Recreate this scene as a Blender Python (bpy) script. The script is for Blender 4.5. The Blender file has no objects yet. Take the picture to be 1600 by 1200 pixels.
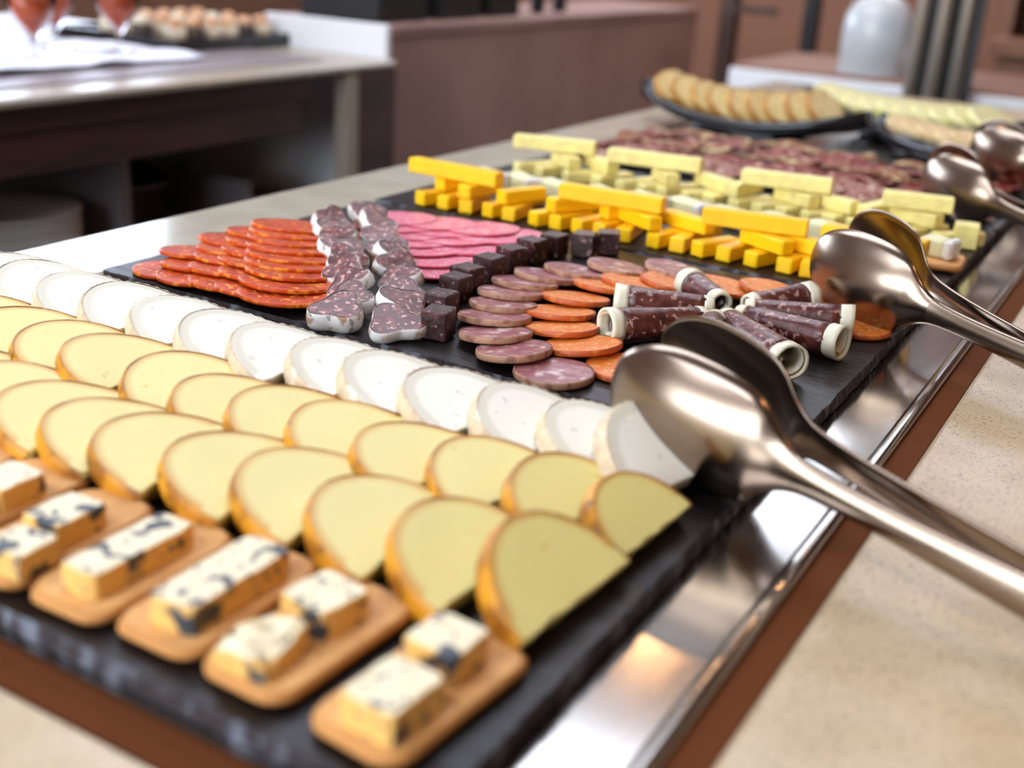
import bpy, math, random
from mathutils import Vector, Matrix, Euler, noise as mnoise

S = bpy.context.scene
COL = S.collection
RND = random.Random(7)
PI = math.pi
rad = math.radians

# ------------------------------------------------------------------ camera
cam_d = bpy.data.cameras.new('camera')
cam = bpy.data.objects.new('camera', cam_d)
COL.objects.link(cam)
_right = Vector((0.85949015, 0.50791221, 0.05746199))
_up = Vector((-0.22969783, 0.28335633, 0.93110048))
_fw = Vector((-0.45663508, 0.81347058, -0.3602083))
M3 = Matrix((_right, _up, -_fw)).transposed()
cam.matrix_world = Matrix.Translation((0.66786, -0.23633, 0.24772)) @ M3.to_4x4()
cam_d.sensor_width = 36.0
cam_d.lens = 1835.47 / 1600 * 36.0
cam_d.clip_start = 0.02
cam_d.dof.use_dof = True
cam_d.dof.focus_distance = 0.75
cam_d.dof.aperture_fstop = 4.2
cam_d.dof.aperture_blades = 9
S.camera = cam

# ------------------------------------------------------------------ world, exposure
W = bpy.data.worlds.new('world')
S.world = W
W.use_nodes = True
W.node_tree.nodes['Background'].inputs[0].default_value = (0.62, 0.60, 0.58, 1)
W.node_tree.nodes['Background'].inputs[1].default_value = 0.25
S.view_settings.view_transform = 'Standard'
S.view_settings.look = 'None'
S.view_settings.gamma = 1.0
S.view_settings.use_curve_mapping = False
S.view_settings.exposure = -0.46

# light levels of the room's windows and lamps
WIN_SIDE = 12.0
WIN_REAR = 14.0
PANEL = 8.5
SPOT = 150.0

# ------------------------------------------------------------------ helpers
def lin(c):
    if isinstance(c, str):
        c = c.lstrip('#')
        c = [int(c[i:i + 2], 16) for i in (0, 2, 4)]
    out = []
    for v in c[:3]:
        v = v / 255.0
        out.append(v / 12.92 if v <= 0.04045 else ((v + 0.055) / 1.055) ** 2.4)
    return (*out, 1.0)

MATS = {}
def pmat(name, color, rough=0.5, metal=0.0, sss=0.0, spec=0.5, layers=(), bump=(), rim=None, coat=0.0,
         alpha=None, trans=0.0, emit=None, stretch=None, rvar=0.0, rim_first=False):
    """layers: (kind, scale, lo, hi, colour[, detail]); bump: (kind, scale, strength, distance); rim: (colour, lo, hi)"""
    m = bpy.data.materials.new(name)
    m.use_nodes = True
    nt = m.node_tree
    N, L = nt.nodes, nt.links
    b = N['Principled BSDF']
    b.inputs['Roughness'].default_value = rough
    b.inputs['Metallic'].default_value = metal
    b.inputs['Specular IOR Level'].default_value = spec
    if sss:
        b.inputs['Subsurface Weight'].default_value = sss
        b.inputs['Subsurface Radius'].default_value = (1.0, 0.75, 0.45)
        b.inputs['Subsurface Scale'].default_value = 0.004
    if coat:
        b.inputs['Coat Weight'].default_value = coat
        b.inputs['Coat Roughness'].default_value = 0.12
    if name == 'glass':
        b.inputs['IOR'].default_value = 1.12
    if trans:
        b.inputs['Transmission Weight'].default_value = trans
    if alpha is not None:
        b.inputs['Alpha'].default_value = alpha
    if emit:
        b.inputs['Emission Color'].default_value = lin(emit[0])
        b.inputs['Emission Strength'].default_value = emit[1]
    tc = N.new('ShaderNodeTexCoord')
    oi = N.new('ShaderNodeObjectInfo')
    vm = N.new('ShaderNodeVectorMath'); vm.operation = 'MULTIPLY_ADD'
    L.new(oi.outputs['Random'], vm.inputs[0])
    vm.inputs[1].default_value = (3.1, 5.7, 2.3)
    L.new(tc.outputs['Object'], vm.inputs[2])
    vec = vm.outputs[0]
    if stretch:
        mp = N.new('ShaderNodeMapping')
        mp.inputs['Scale'].default_value = stretch
        L.new(vec, mp.inputs['Vector'])
        vec = mp.outputs[0]
    def tex(kind, scale, detail=3.0):
        if kind == 'noise':
            t = N.new('ShaderNodeTexNoise')
            t.inputs['Scale'].default_value = scale
            t.inputs['Detail'].default_value = detail
            out = t.outputs['Fac']
        elif kind == 'voronoi':
            t = N.new('ShaderNodeTexVoronoi')
            t.inputs['Scale'].default_value = scale
            out = t.outputs['Distance']
        else:
            t = N.new('ShaderNodeTexWave')
            t.inputs['Scale'].default_value = scale
            t.inputs['Distortion'].default_value = 4.0
            out = t.outputs['Fac']
        L.new(vec, t.inputs['Vector'])
        return out
    cur = None
    def mixin(fac, colour):
        nonlocal cur
        mx = N.new('ShaderNodeMix'); mx.data_type = 'RGBA'
        L.new(fac, mx.inputs['Factor'])
        if cur is None:
            mx.inputs['A'].default_value = lin(color)
        else:
            L.new(cur, mx.inputs['A'])
        mx.inputs['B'].default_value = lin(colour)
        cur = mx.outputs['Result']
    def rim_mix():
        at = N.new('ShaderNodeAttribute'); at.attribute_name = 'rim'
        mr = N.new('ShaderNodeMapRange'); mr.interpolation_type = 'SMOOTHSTEP'
        L.new(at.outputs['Fac'], mr.inputs['Value'])
        mr.inputs['From Min'].default_value = rim[1]
        mr.inputs['From Max'].default_value = rim[2]
        mixin(mr.outputs[0], rim[0])
    if rim and rim_first:
        rim_mix()
    for la in layers:
        kind, scale, lo, hi, colour = la[:5]
        out = tex(kind, scale, la[5] if len(la) > 5 else 3.0)
        mr = N.new('ShaderNodeMapRange'); mr.interpolation_type = 'SMOOTHSTEP'
        L.new(out, mr.inputs['Value'])
        mr.inputs['From Min'].default_value = lo
        mr.inputs['From Max'].default_value = hi
        if lo > hi:
            mr.inputs['From Min'].default_value = hi
            mr.inputs['From Max'].default_value = lo
            mr.inputs['To Min'].default_value = 1.0
            mr.inputs['To Max'].default_value = 0.0
        mixin(mr.outputs[0], colour)
    if rim and not rim_first:
        rim_mix()
    if cur is None:
        b.inputs['Base Color'].default_value = lin(color)
    else:
        L.new(cur, b.inputs['Base Color'])
    if rvar:
        t = tex('noise', 9.0, 4.0)
        mr = N.new('ShaderNodeMapRange')
        L.new(t, mr.inputs['Value'])
        mr.inputs['From Min'].default_value = 0.3
        mr.inputs['From Max'].default_value = 0.7
        mr.inputs['To Min'].default_value = max(0.02, rough - rvar)
        mr.inputs['To Max'].default_value = rough + rvar
        L.new(mr.outputs[0], b.inputs['Roughness'])
    prev = None
    for kind, scale, strength, dist in bump:
        out = tex(kind, scale, 5.0)
        bn = N.new('ShaderNodeBump')
        bn.inputs['Strength'].default_value = strength
        bn.inputs['Distance'].default_value = dist
        L.new(out, bn.inputs['Height'])
        if prev:
            L.new(prev, bn.inputs['Normal'])
        prev = bn.outputs[0]
    if prev:
        L.new(prev, b.inputs['Normal'])
    MATS[name] = m
    return m

def add_mesh(name, V, F, mat, parent=None, smooth=True, rim=None, loc=None, rot=None):
    me = bpy.data.meshes.new(name)
    me.from_pydata([tuple(v) for v in V], [], F)
    me.update()
    if smooth:
        me.polygons.foreach_set('use_smooth', [True] * len(me.polygons))
    if rim is not None:
        a = me.attributes.new('rim', 'FLOAT', 'POINT')
        a.data.foreach_set('value', rim)
    me.materials.append(MATS[mat] if isinstance(mat, str) else mat)
    return add_obj(name, me, parent, loc, rot)

def add_obj(name, me, parent=None, loc=None, rot=None):
    o = bpy.data.objects.new(name, me)
    COL.objects.link(o)
    if parent:
        o.parent = parent
    if loc is not None:
        o.location = loc
    if rot is not None:
        o.rotation_euler = rot
    return o

def tag(o, label, cat, group=None):
    o['label'] = label
    o['category'] = cat
    if group:
        o['group'] = group
    return o

def struct(o):
    o['kind'] = 'structure'
    return o

def thing(name, label, cat, loc=(0, 0, 0), rot=(0, 0, 0), group=None):
    o = bpy.data.objects.new(name, None)
    o.empty_display_size = 0.01
    COL.objects.link(o)
    o.location = loc
    o.rotation_euler = rot
    return tag(o, label, cat, group)

ORD = ['first', 'second', 'third', 'fourth', 'fifth', 'sixth', 'seventh', 'eighth', 'ninth', 'tenth', 'eleventh',
       'twelfth', 'thirteenth', 'fourteenth', 'fifteenth', 'sixteenth', 'seventeenth', 'eighteenth', 'nineteenth', 'twentieth']

def box_vf(x0, x1, y0, y1, z0, z1, bev=0.0):
    """box with chamfered edges"""
    if bev <= 0:
        V = [(x, y, z) for z in (z0, z1) for y in (y0, y1) for x in (x0, x1)]
        F = [(0, 2, 3, 1), (4, 5, 7, 6), (0, 1, 5, 4), (2, 6, 7, 3), (0, 4, 6, 2), (1, 3, 7, 5)]
        return V, F
    V = []; idx = {}
    for sx in (0, 1):
        for sy in (0, 1):
            for sz in (0, 1):
                c = ((x0, x1)[sx], (y0, y1)[sy], (z0, z1)[sz])
                i = ((1, -1)[sx] * bev, (1, -1)[sy] * bev, (1, -1)[sz] * bev)
                for ax in range(3):
                    p = [c[k] + (0 if k == ax else i[k]) for k in range(3)]
                    idx[(sx, sy, sz, ax)] = len(V); V.append(p)
    F = []
    for ax in range(3):
        for s in (0, 1):
            o = [k for k in range(3) if k != ax]
            loop = []
            for a, bb in ((0, 0), (1, 0), (1, 1), (0, 1)):
                k = [0, 0, 0]; k[ax] = s; k[o[0]] = a; k[o[1]] = bb
                loop.append(idx[(k[0], k[1], k[2], ax)])
            F.append(loop if (s == 1) == (ax != 1) else loop[::-1])
    for ax in range(3):                     # edge chamfers, edge runs along ax
        o = [k for k in range(3) if k != ax]
        for a in (0, 1):
            for bb in (0, 1):
                q = []
                for s, who in ((0, o[0]), (1, o[0]), (1, o[1]), (0, o[1])):
                    k = [0, 0, 0]; k[ax] = s; k[o[0]] = a; k[o[1]] = bb
                    q.append(idx[(k[0], k[1], k[2], who)])
                F.append(q)
    for sx in (0, 1):
        for sy in (0, 1):
            for sz in (0, 1):
                F.append([idx[(sx, sy, sz, ax)] for ax in range(3)])
    return V, F

def fix_normals(o):
    import bmesh
    bm = bmesh.new(); bm.from_mesh(o.data)
    bmesh.ops.recalc_face_normals(bm, faces=bm.faces)
    bm.to_mesh(o.data); bm.free()
    return o

def box(name, x0, x1, y0, y1, z0, z1, mat, parent=None, bev=0.0, loc=None, rot=None):
    V, F = box_vf(x0, x1, y0, y1, z0, z1, bev)
    o = add_mesh(name, V, F, mat, parent, smooth=False, loc=loc, rot=rot)
    return fix_normals(o) if bev > 0 else o

def merge(parts):
    V, F = [], []
    for v, f in parts:
        n = len(V)
        V += list(v)
        F += [[i + n for i in q] for q in f]
    return V, F

def lathe_vf(prof, n=32):
    """prof: list of (r, z); closed top/bottom where r == 0"""
    V, F, rows = [], [], []
    for r, z in prof:
        if r <= 1e-7:
            rows.append([len(V)]); V.append((0, 0, z))
        else:
            rows.append(list(range(len(V), len(V) + n)))
            V += [(r * math.cos(2 * PI * k / n), r * math.sin(2 * PI * k / n), z) for k in range(n)]
    for a, b in zip(rows, rows[1:]):
        for k in range(n):
            k2 = (k + 1) % n
            if len(a) == 1 and len(b) == 1:
                continue
            if len(a) == 1:
                F.append((a[0], b[k2], b[k]))
            elif len(b) == 1:
                F.append((a[k], a[k2], b[0]))
            else:
                F.append((a[k], a[k2], b[k2], b[k]))
    return V, F

def slab(outline, t, bev=0.0008, insets=(0.93, 0.8, 0.55, 0.25), centre=None, lift=None, side_rim=1.0):
    """solid plate over a star-shaped outline with rounded edges; the 'rim' value is 1 at the border and 0 inside"""
    n = len(outline)
    cx, cy = centre if centre else (sum(p[0] for p in outline) / n, sum(p[1] for p in outline) / n)
    R = sum(math.hypot(p[0] - cx, p[1] - cy) for p in outline) / n
    def ring(k):
        return [(cx + (x - cx) * k, cy + (y - cy) * k) for x, y in outline]
    kb = 1 - bev / R
    levels = [(insets[-1], 0, 0), (kb, 0, 1.0), (1.0, bev, side_rim), (1.0, t - bev, side_rim), (kb, t, 1.0)]
    for k in insets:
        levels.append((k, t, k))
    V, rim = [(cx, cy, 0)], [0.0]
    rows = []
    for k, z, rv in levels:
        rows.append(len(V))
        for x, y in ring(k):
            V.append((x, y, z)); rim.append(rv if z >= t - 1e-9 or rv == side_rim else 0.0)
    top = len(V); V.append((cx, cy, t)); rim.append(0.0)
    F = []
    for k in range(n):
        k2 = (k + 1) % n
        F.append((0, rows[0] + k2, rows[0] + k))
        for a, b in zip(rows, rows[1:]):
            F.append((a + k, a + k2, b + k2, b + k))
        F.append((rows[-1] + k, rows[-1] + k2, top))
    if lift:
        V = [(x, y, z + lift(x, y)) for x, y, z in V]
    return V, F, rim

def band(path, t, off, lip, ripple=0.0, closed=True, bulge=0.0):
    """a skin standing just outside an outline: wall from bottom to top plus narrow lips over both faces"""
    n = len(path)
    cx = sum(p[0] for p in path) / n; cy = sum(p[1] for p in path) / n
    nor = []
    for i in range(n):
        a = path[(i - 1) % n] if closed or i > 0 else path[i]
        b = path[(i + 1) % n] if closed or i < n - 1 else path[i]
        dx, dy = b[0] - a[0], b[1] - a[1]
        l = math.hypot(dx, dy) or 1e-9
        nx, ny = dy / l, -dx / l
        if nx * (path[i][0] - cx) + ny * (path[i][1] - cy) < 0:
            nx, ny = -nx, -ny
        nor.append((nx, ny))
    e = 0.00025
    sec = [(-lip, t + e), (off * 0.4, t + e * 0.6), (off, t * 0.85), (off + bulge, t * 0.5), (off, t * 0.15), (off * 0.4, -e * 0.6), (-lip, -e)]
    V, F = [], []
    for i in range(n):
        r = ripple * (1 if i % 2 else -1)
        for j, (o, z) in enumerate(sec):
            rr = r if 0 < j < len(sec) - 1 else 0
            V.append((path[i][0] + nor[i][0] * (o + rr), path[i][1] + nor[i][1] * (o + rr), z))
    m = len(sec)
    for i in range(n if closed else n - 1):
        i2 = (i + 1) % n
        for j in range(m - 1):
            F.append((i * m + j, i2 * m + j, i2 * m + j + 1, i * m + j + 1))
    return V, F

def circle(r, n=40, wob=0.0, seed=0, ell=1.0, lobes=0):
    rr = random.Random(seed)
    ph = [rr.uniform(0, 2 * PI) for _ in range(5)]
    out = []
    for k in range(n):
        a = 2 * PI * k / n
        q = r * (1 + wob * (0.5 * math.sin(2 * a + ph[0]) + 0.3 * math.sin(3 * a + ph[1]) + 0.2 * math.sin(5 * a + ph[2])))
        if lobes:
            q *= 1 + 0.2 * math.cos(lobes * a + ph[3])
        out.append((q * math.cos(a) * ell, q * math.sin(a)))
    return out

def half_moon(r, depth, n=30, wob=0.01, seed=0):
    """arc on the -x side, straight cut on x = 0; returns outline and the arc part"""
    rr = random.Random(seed)
    ph = rr.uniform(0, 6)
    arc = []
    for k in range(n + 1):
        a = PI / 2 + PI * k / n
        q = 1 + wob * math.sin(3 * a + ph)
        arc.append((r * depth * math.cos(a) * q, r * math.sin(a) * q))
    cut = []
    for k in range(1, 8):
        y = -r + 2 * r * k / 8
        cut.append((0.0006 * math.sin(9 * k + ph), y))
    return arc + cut, arc

def jit(v):
    return RND.uniform(-v, v)

# ------------------------------------------------------------------ materials
pmat('ledge_stone', '#bdb6a4', rough=0.14, spec=0.6, layers=[('noise', 25, 0.35, 0.7, '#b3ab98')])
pmat('stone', '#cbb695', rough=0.34, spec=0.6, layers=[('noise', 25, 0.35, 0.7, '#bfa883'), ('noise', 620, 0.62, 0.68, '#7d684e', 1.0), ('voronoi', 330, 0.17, 0.10, '#5b4837'), ('noise', 1500, 0.3, 0.24, '#e9e2d2', 1.0)])
pmat('steel', '#b9b4ae', rough=0.17, metal=1.0, bump=[('noise', 120, 0.05, 0.001)], stretch=(1.0, 0.15, 1.0), rvar=0.06)
pmat('tongs_steel', '#9a8878', rough=0.23, metal=1.0, rvar=0.06)
pmat('chrome', '#a09a92', rough=0.16, metal=1.0)
pmat('column_metal', '#b3aa9e', rough=0.42, metal=0.7)
pmat('brown_trim', '#64381c', rough=0.85, spec=0.1)
pmat('slate', '#130e0e', rough=0.36, spec=0.27, layers=[('noise', 14, 0.4, 0.75, '#211a1b', 6.0)], bump=[('noise', 26, 0.55, 0.0016), ('noise', 120, 0.25, 0.0006)], stretch=(1.0, 3.4, 3.0))
pmat('slate_edge', '#352e30', rough=0.6, spec=0.2, layers=[('noise', 90, 0.48, 0.70, '#6f737e', 4.0)], bump=[('noise', 140, 1.0, 0.002)], stretch=(1.0, 1.0, 0.5))
pmat('smoked_paste', '#e8db8c', rough=0.45, sss=0.22, layers=[('noise', 130, 0.66, 0.78, '#f0e3a2'), ('noise', 70, 0.30, 0.26, '#d9c060')], rim=('#d9a348', 0.80, 1.0), bump=[('noise', 90, 0.10, 0.0008)])
pmat('smoked_rind', '#cf8c18', rough=0.42, layers=[('noise', 60, 0.45, 0.65, '#9a5f14'), ('noise', 150, 0.62, 0.68, '#5e3a12')], bump=[('noise', 120, 0.5, 0.001)])
pmat('goat_paste', '#f7f3e4', rough=0.6, sss=0.25, layers=[('noise', 160, 0.63, 0.7, '#dedccf')], rim=('#e3dfcb', 0.72, 0.84), bump=[('noise', 150, 0.25, 0.001)])
pmat('goat_rind', '#d2bd9c', rough=0.7, layers=[('noise', 130, 0.45, 0.65, '#c3a98a'), ('noise', 60, 0.55, 0.7, '#f0eadc')], bump=[('noise', 200, 0.4, 0.001)])
pmat('blue_cheese', '#efe2bd', rough=0.5, sss=0.15, rim_first=True, layers=[('noise', 75, 0.56, 0.62, '#343c46', 3.5), ('noise', 190, 0.63, 0.67, '#4c5660', 2.0)], rim=('#e6b866', 0.955, 0.995), bump=[('noise', 120, 0.35, 0.0015)])  # rim colour paints warm bounced light onto the sides, besides their own yellow
pmat('cracker', '#e2ab68', rough=0.7, layers=[('noise', 110, 0.4, 0.7, '#d39c60'), ('noise', 500, 0.66, 0.72, '#b37a42')], rim=('#bd7f3e', 0.93, 1.02), bump=[('noise', 420, 0.5, 0.0008)])
pmat('chorizo', '#c64200', rough=0.45, spec=0.3, layers=[('noise', 90, 0.42, 0.62, '#a8320c'), ('noise', 150, 0.60, 0.68, '#ec8f2c', 1.5), ('noise', 240, 0.67, 0.71, '#f0b468', 1.0)], rim=('#c84e08', 0.86, 1.0), bump=[('noise', 160, 0.3, 0.0008)])
pmat('chorizo_skin', '#bd4200', rough=0.4, spec=0.3, layers=[('noise', 160, 0.5, 0.62, '#e0801c')])
pmat('fuet', '#55201d', rough=0.42, sss=0.08, layers=[('noise', 160, 0.5, 0.62, '#7e3e38', 2.0), ('noise', 260, 0.60, 0.645, '#bf958c', 1.2), ('noise', 130, 0.36, 0.30, '#4d2226')], bump=[('noise', 200, 0.4, 0.0008)])
pmat('fuet_skin', '#ece9e4', rough=0.7, layers=[('noise', 190, 0.60, 0.66, '#a8a19b', 2.0), ('noise', 75, 0.52, 0.64, '#b98f70')], bump=[('noise', 180, 0.5, 0.001)])
pmat('pink_salami', '#e26c88', rough=0.4, sss=0.15, layers=[('noise', 150, 0.5, 0.66, '#e9a2ae', 2.0), ('noise', 330, 0.62, 0.68, '#f3c6c4', 1.0)], rim=('#c94a62', 0.95, 1.0), bump=[('noise', 160, 0.2, 0.0006)])
pmat('blood_sausage', '#301513', rough=0.4, layers=[('noise', 130, 0.5, 0.68, '#5a3230', 3.0), ('noise', 260, 0.63, 0.68, '#8a6460', 1.0)], bump=[('noise', 190, 0.6, 0.0012)])
pmat('salami', '#925254', rough=0.36, sss=0.1, layers=[('noise', 120, 0.48, 0.62, '#aa7674', 2.5), ('noise', 95, 0.53, 0.67, '#d4b9b7', 3.0)], rim=('#85474c', 0.93, 1.0), bump=[('noise', 180, 0.3, 0.0008)])
pmat('salami_skin', '#b08468', rough=0.55, layers=[('noise', 150, 0.48, 0.64, '#8c5a48')], bump=[('noise', 240, 0.4, 0.0008)])
pmat('orange_sausage', '#de7722', rough=0.42, sss=0.1, layers=[('noise', 180, 0.5, 0.66, '#e0914a', 3.0), ('noise', 300, 0.64, 0.69, '#f0c38c', 1.0)], rim=('#b9541d', 0.93, 1.0), bump=[('noise', 210, 0.5, 0.0009)])
pmat('orange_skin', '#b5501a', rough=0.45, layers=[('noise', 170, 0.5, 0.64, '#c96f2c')])
pmat('roll_meat', '#4e1f19', rough=0.33, layers=[('noise', 130, 0.46, 0.62, '#67352b', 3.0), ('noise', 230, 0.58, 0.63, '#a07a72', 1.5), ('noise', 90, 0.38, 0.30, '#3c1a1c')], bump=[('noise', 260, 0.5, 0.0008)], spec=0.6)
pmat('roll_fat', '#e0d8bf', rough=0.35, sss=0.25, layers=[('noise', 90, 0.5, 0.7, '#d9cfb2')], spec=0.6)
pmat('cheddar', '#ffc80c', rough=0.38, sss=0.15, layers=[('noise', 60, 0.4, 0.7, '#fdbf08')], bump=[('noise', 130, 0.12, 0.0008)])
pmat('pale_cheese', '#f3e490', rough=0.45, sss=0.2, layers=[('noise', 70, 0.4, 0.7, '#e6d488'), ('voronoi', 55, 0.12, 0.08, '#cdb45e')], bump=[('noise', 90, 0.3, 0.0012)])
pmat('brie_paste', '#e9e6b8', rough=0.45, sss=0.25)
pmat('brie_rind', '#efeeea', rough=0.75, layers=[('noise', 120, 0.55, 0.7, '#d8cdc0')], bump=[('noise', 200, 0.4, 0.001)])
pmat('ham_red', '#742010', rough=0.55, spec=0.25, layers=[('noise', 60, 0.5, 0.65, '#7a2a24'), ('noise', 110, 0.60, 0.66, '#d9a896', 1.5)], bump=[('noise', 120, 0.4, 0.001)])
pmat('ham_pale', '#854632', rough=0.55, spec=0.25, layers=[('noise', 200, 0.54, 0.62, '#cbb09c', 1.5), ('noise', 90, 0.6, 0.7, '#7c3626')], bump=[('noise', 160, 0.4, 0.001)])
pmat('ham_fat', '#7c4422', rough=0.55, spec=0.25, layers=[('noise', 80, 0.54, 0.64, '#cdbd88', 2.0), ('noise', 120, 0.6, 0.68, '#8a4c3a')], bump=[('noise', 120, 0.4, 0.001)])
pmat('bread_crumb', '#f2dfa2', rough=0.75, layers=[('noise', 70, 0.45, 0.7, '#dcc07c'), ('voronoi', 160, 0.2, 0.1, '#c7a55e')], rim=('#c08c3c', 0.88, 1.0), bump=[('noise', 160, 0.6, 0.002)])
pmat('bread_crust', '#a8702a', rough=0.6, layers=[('noise', 60, 0.45, 0.7, '#c9964a')], bump=[('noise', 120, 0.4, 0.001)])
pmat('melon', '#e2d99c', rough=0.45, sss=0.2, layers=[('noise', 60, 0.45, 0.7, '#d2cf86')])
pmat('wrap', '#d8bd8c', rough=0.6, layers=[('noise', 60, 0.45, 0.7, '#c6a66e')])
pmat('black_melamine', '#15151a', rough=0.22, spec=0.6)
pmat('dark_wood', '#4a3128', rough=0.45, layers=[('noise', 7, 0.4, 0.7, '#3a2620', 6.0)], stretch=(6, 0.6, 6))
pmat('oak', '#8a6248', rough=0.5, layers=[('noise', 8, 0.4, 0.7, '#795239', 6.0)], stretch=(6, 6, 0.6))
pmat('counter_edge', '#a39786', rough=0.3, layers=[('noise', 300, 0.6, 0.7, '#8f8270', 1.0)])
pmat('shelf_metal', '#8d8386', rough=0.45, metal=0.4)
pmat('taupe_panel', '#a07e72', rough=0.5, layers=[('noise', 3, 0.4, 0.7, '#8b6a5f', 2.0)])
pmat('white_panel', '#e6e6e8', rough=0.4)
pmat('matt_black', '#0c0b0c', rough=0.5)
pmat('wall_paint', '#815640', rough=0.8, layers=[('noise', 1.2, 0.4, 0.7, '#794e38', 2.0)])
pmat('wall_brown', '#8a6450', rough=0.7, layers=[('noise', 2.5, 0.4, 0.7, '#7c573f', 4.0)])
pmat('ceiling_paint', '#8f7666', rough=0.8)
pmat('floor_tile', '#4b3c36', rough=0.35, layers=[('noise', 3, 0.4, 0.7, '#40322c')])
pmat('plate', '#f2eeec', rough=0.25)
pmat('linen', '#e8e8f0', rough=0.8, bump=[('noise', 30, 0.5, 0.01)])
pmat('juice', '#c4552a', rough=0.25, layers=[('noise', 40, 0.5, 0.7, '#b0431f')])
pmat('foam', '#d9743a', rough=0.6)
pmat('glass', '#f4f6f8', rough=0.03, trans=1.0)
pmat('frosted', '#dfe3e4', rough=0.22, trans=0.35, layers=[('noise', 12, 0.4, 0.7, '#d2d8da')])
pmat('frame_white', '#d8d4cf', rough=0.4)
pmat('canape_base', '#dcc9a8', rough=0.6, layers=[('noise', 60, 0.5, 0.65, '#e9e4d8')])
pmat('canape_top', '#c98c5c', rough=0.45, layers=[('noise', 70, 0.5, 0.65, '#e9c6a0')])
pmat('canape_dark', '#3b332c', rough=0.5, layers=[('noise', 80, 0.5, 0.65, '#6d5c48')])
pmat('lemon', '#d8c93a', rough=0.4)
pmat('window_day', '#ffffff', emit=('#d9e8ff', WIN_SIDE))
pmat('window_rear_day', '#ffffff', emit=('#e4f0fb', WIN_REAR))
pmat('panel_glow', '#ffffff', emit=('#dfe9fb', PANEL))
pmat('spot_glow', '#ffffff', emit=('#ffc080', SPOT))

# ------------------------------------------------------------------ the room
XL, XR, YF, YB, ZF, ZC = -4.0, 3.0, -3.0, 5.4, -0.92, 1.75
def plane_box(name, *a, mat):
    return struct(box(name, *a, mat))
plane_box('floor', XL, XR, YF, YB, ZF - 0.1, ZF, mat='floor_tile')
plane_box('ceiling', XL, XR, YF, YB, ZC, ZC + 0.1, mat='ceiling_paint')
plane_box('wall_back', XL, XR, YB, YB + 0.1, ZF, ZC, mat='wall_paint')
plane_box('wall_right', XR, XR + 0.1, YF, YB, ZF, ZC, mat='wall_brown')
def wall_with_hole(name, axis, pos, a0, a1, h0, h1, b0, b1):
    """wall with one window opening: slabs left, right, under and over it joined as one wall"""
    lo, hi = (YF, YB) if axis == 'x' else (XL, XR)
    rects = [(lo, a0, ZF, ZC), (a1, hi, ZF, ZC), (a0, a1, ZF, h0), (a0, a1, h1, ZC)]
    parts = []
    for p0, p1, z0, z1 in rects:
        parts.append(box_vf(b0, b1, p0, p1, z0, z1) if axis == 'x' else box_vf(p0, p1, b0, b1, z0, z1))
    V, F = merge(parts)
    return struct(add_mesh(name, V, F, 'wall_brown', smooth=False))
def window(name, axis, a0, a1, h0, h1, p, mat, nbars):
    w = bpy.data.objects.new(name, None); COL.objects.link(w); struct(w)
    def bb(nm, u0, u1, z0, z1, d0, d1, m):
        return box(nm, d0, d1, u0, u1, z0, z1, m, w) if axis == 'x' else box(nm, u0, u1, d0, d1, z0, z1, m, w)
    s = 1 if (axis == 'y' or True) else -1
    e = 0.05
    step = (a1 - a0) / nbars
    for k in range(nbars):
        bb('pane', a0 + k * step + e / 2, a0 + (k + 1) * step - e / 2, h0 + e, h1 - e, p - 0.012, p - 0.004, mat)
    for k in range(nbars + 1):
        u = a0 + k * step
        bb('window_bar', u - e / 2, u + e / 2, h0, h1, p - 0.03, p + 0.02, 'frame_white')
    bb('window_frame', a0, a1, h0, h0 + e, p - 0.03, p + 0.025, 'frame_white')
    bb('window_frame', a0, a1, h1 - e, h1, p - 0.03, p + 0.025, 'frame_white')
    return w
wall_with_hole('wall_left', 'x', XL, 1.0, 4.2, 0.35, 1.55, XL - 0.1, XL)
window('window_1', 'x', 1.0, 4.2, 0.35, 1.55, XL - 0.03, 'window_day', 4)
wall_with_hole('wall_front', 'y', YF, -3.2, 1.0, 0.1, 1.6, YF - 0.1, YF)
window('window_2', 'y', -3.2, 1.0, 0.1, 1.6, YF - 0.03, 'window_rear_day', 4)

def ceiling_panel(x0, x1, y0, y1, label):
    t = thing('ceiling_light', label, 'ceiling light', ((x0 + x1) / 2, (y0 + y1) / 2, ZC - 0.03), group='ceiling light panels')
    hx, hy = (x1 - x0) / 2, (y1 - y0) / 2
    box('diffuser', -hx, hx, -hy, hy, -0.005, 0.005, 'panel_glow', t)
    V, F = merge([box_vf(-hx - 0.04, -hx, -hy - 0.04, hy + 0.04, -0.02, 0.03), box_vf(hx, hx + 0.04, -hy - 0.04, hy + 0.04, -0.02, 0.03),
                  box_vf(-hx, hx, -hy - 0.04, -hy, -0.02, 0.03), box_vf(-hx, hx, hy, hy + 0.04, -0.02, 0.03)])
    add_mesh('frame', V, F, 'frame_white', t, smooth=False)
ceiling_panel(-1.6, 0.3, 0.9, 2.1, 'white luminous ceiling panel nearest above the food counter')
ceiling_panel(-1.9, 0.6, 3.5, 4.9, 'white luminous ceiling panel over the far end of the room')
ceiling_panel(-1.4, 0.6, -1.6, -0.5, 'white luminous ceiling panel behind the near end of the counter')
V, F = lathe_vf([(0.0, 0.0), (0.055, 0.0), (0.055, 0.012), (0.0, 0.012)], 20)
spot_me = None
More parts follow.
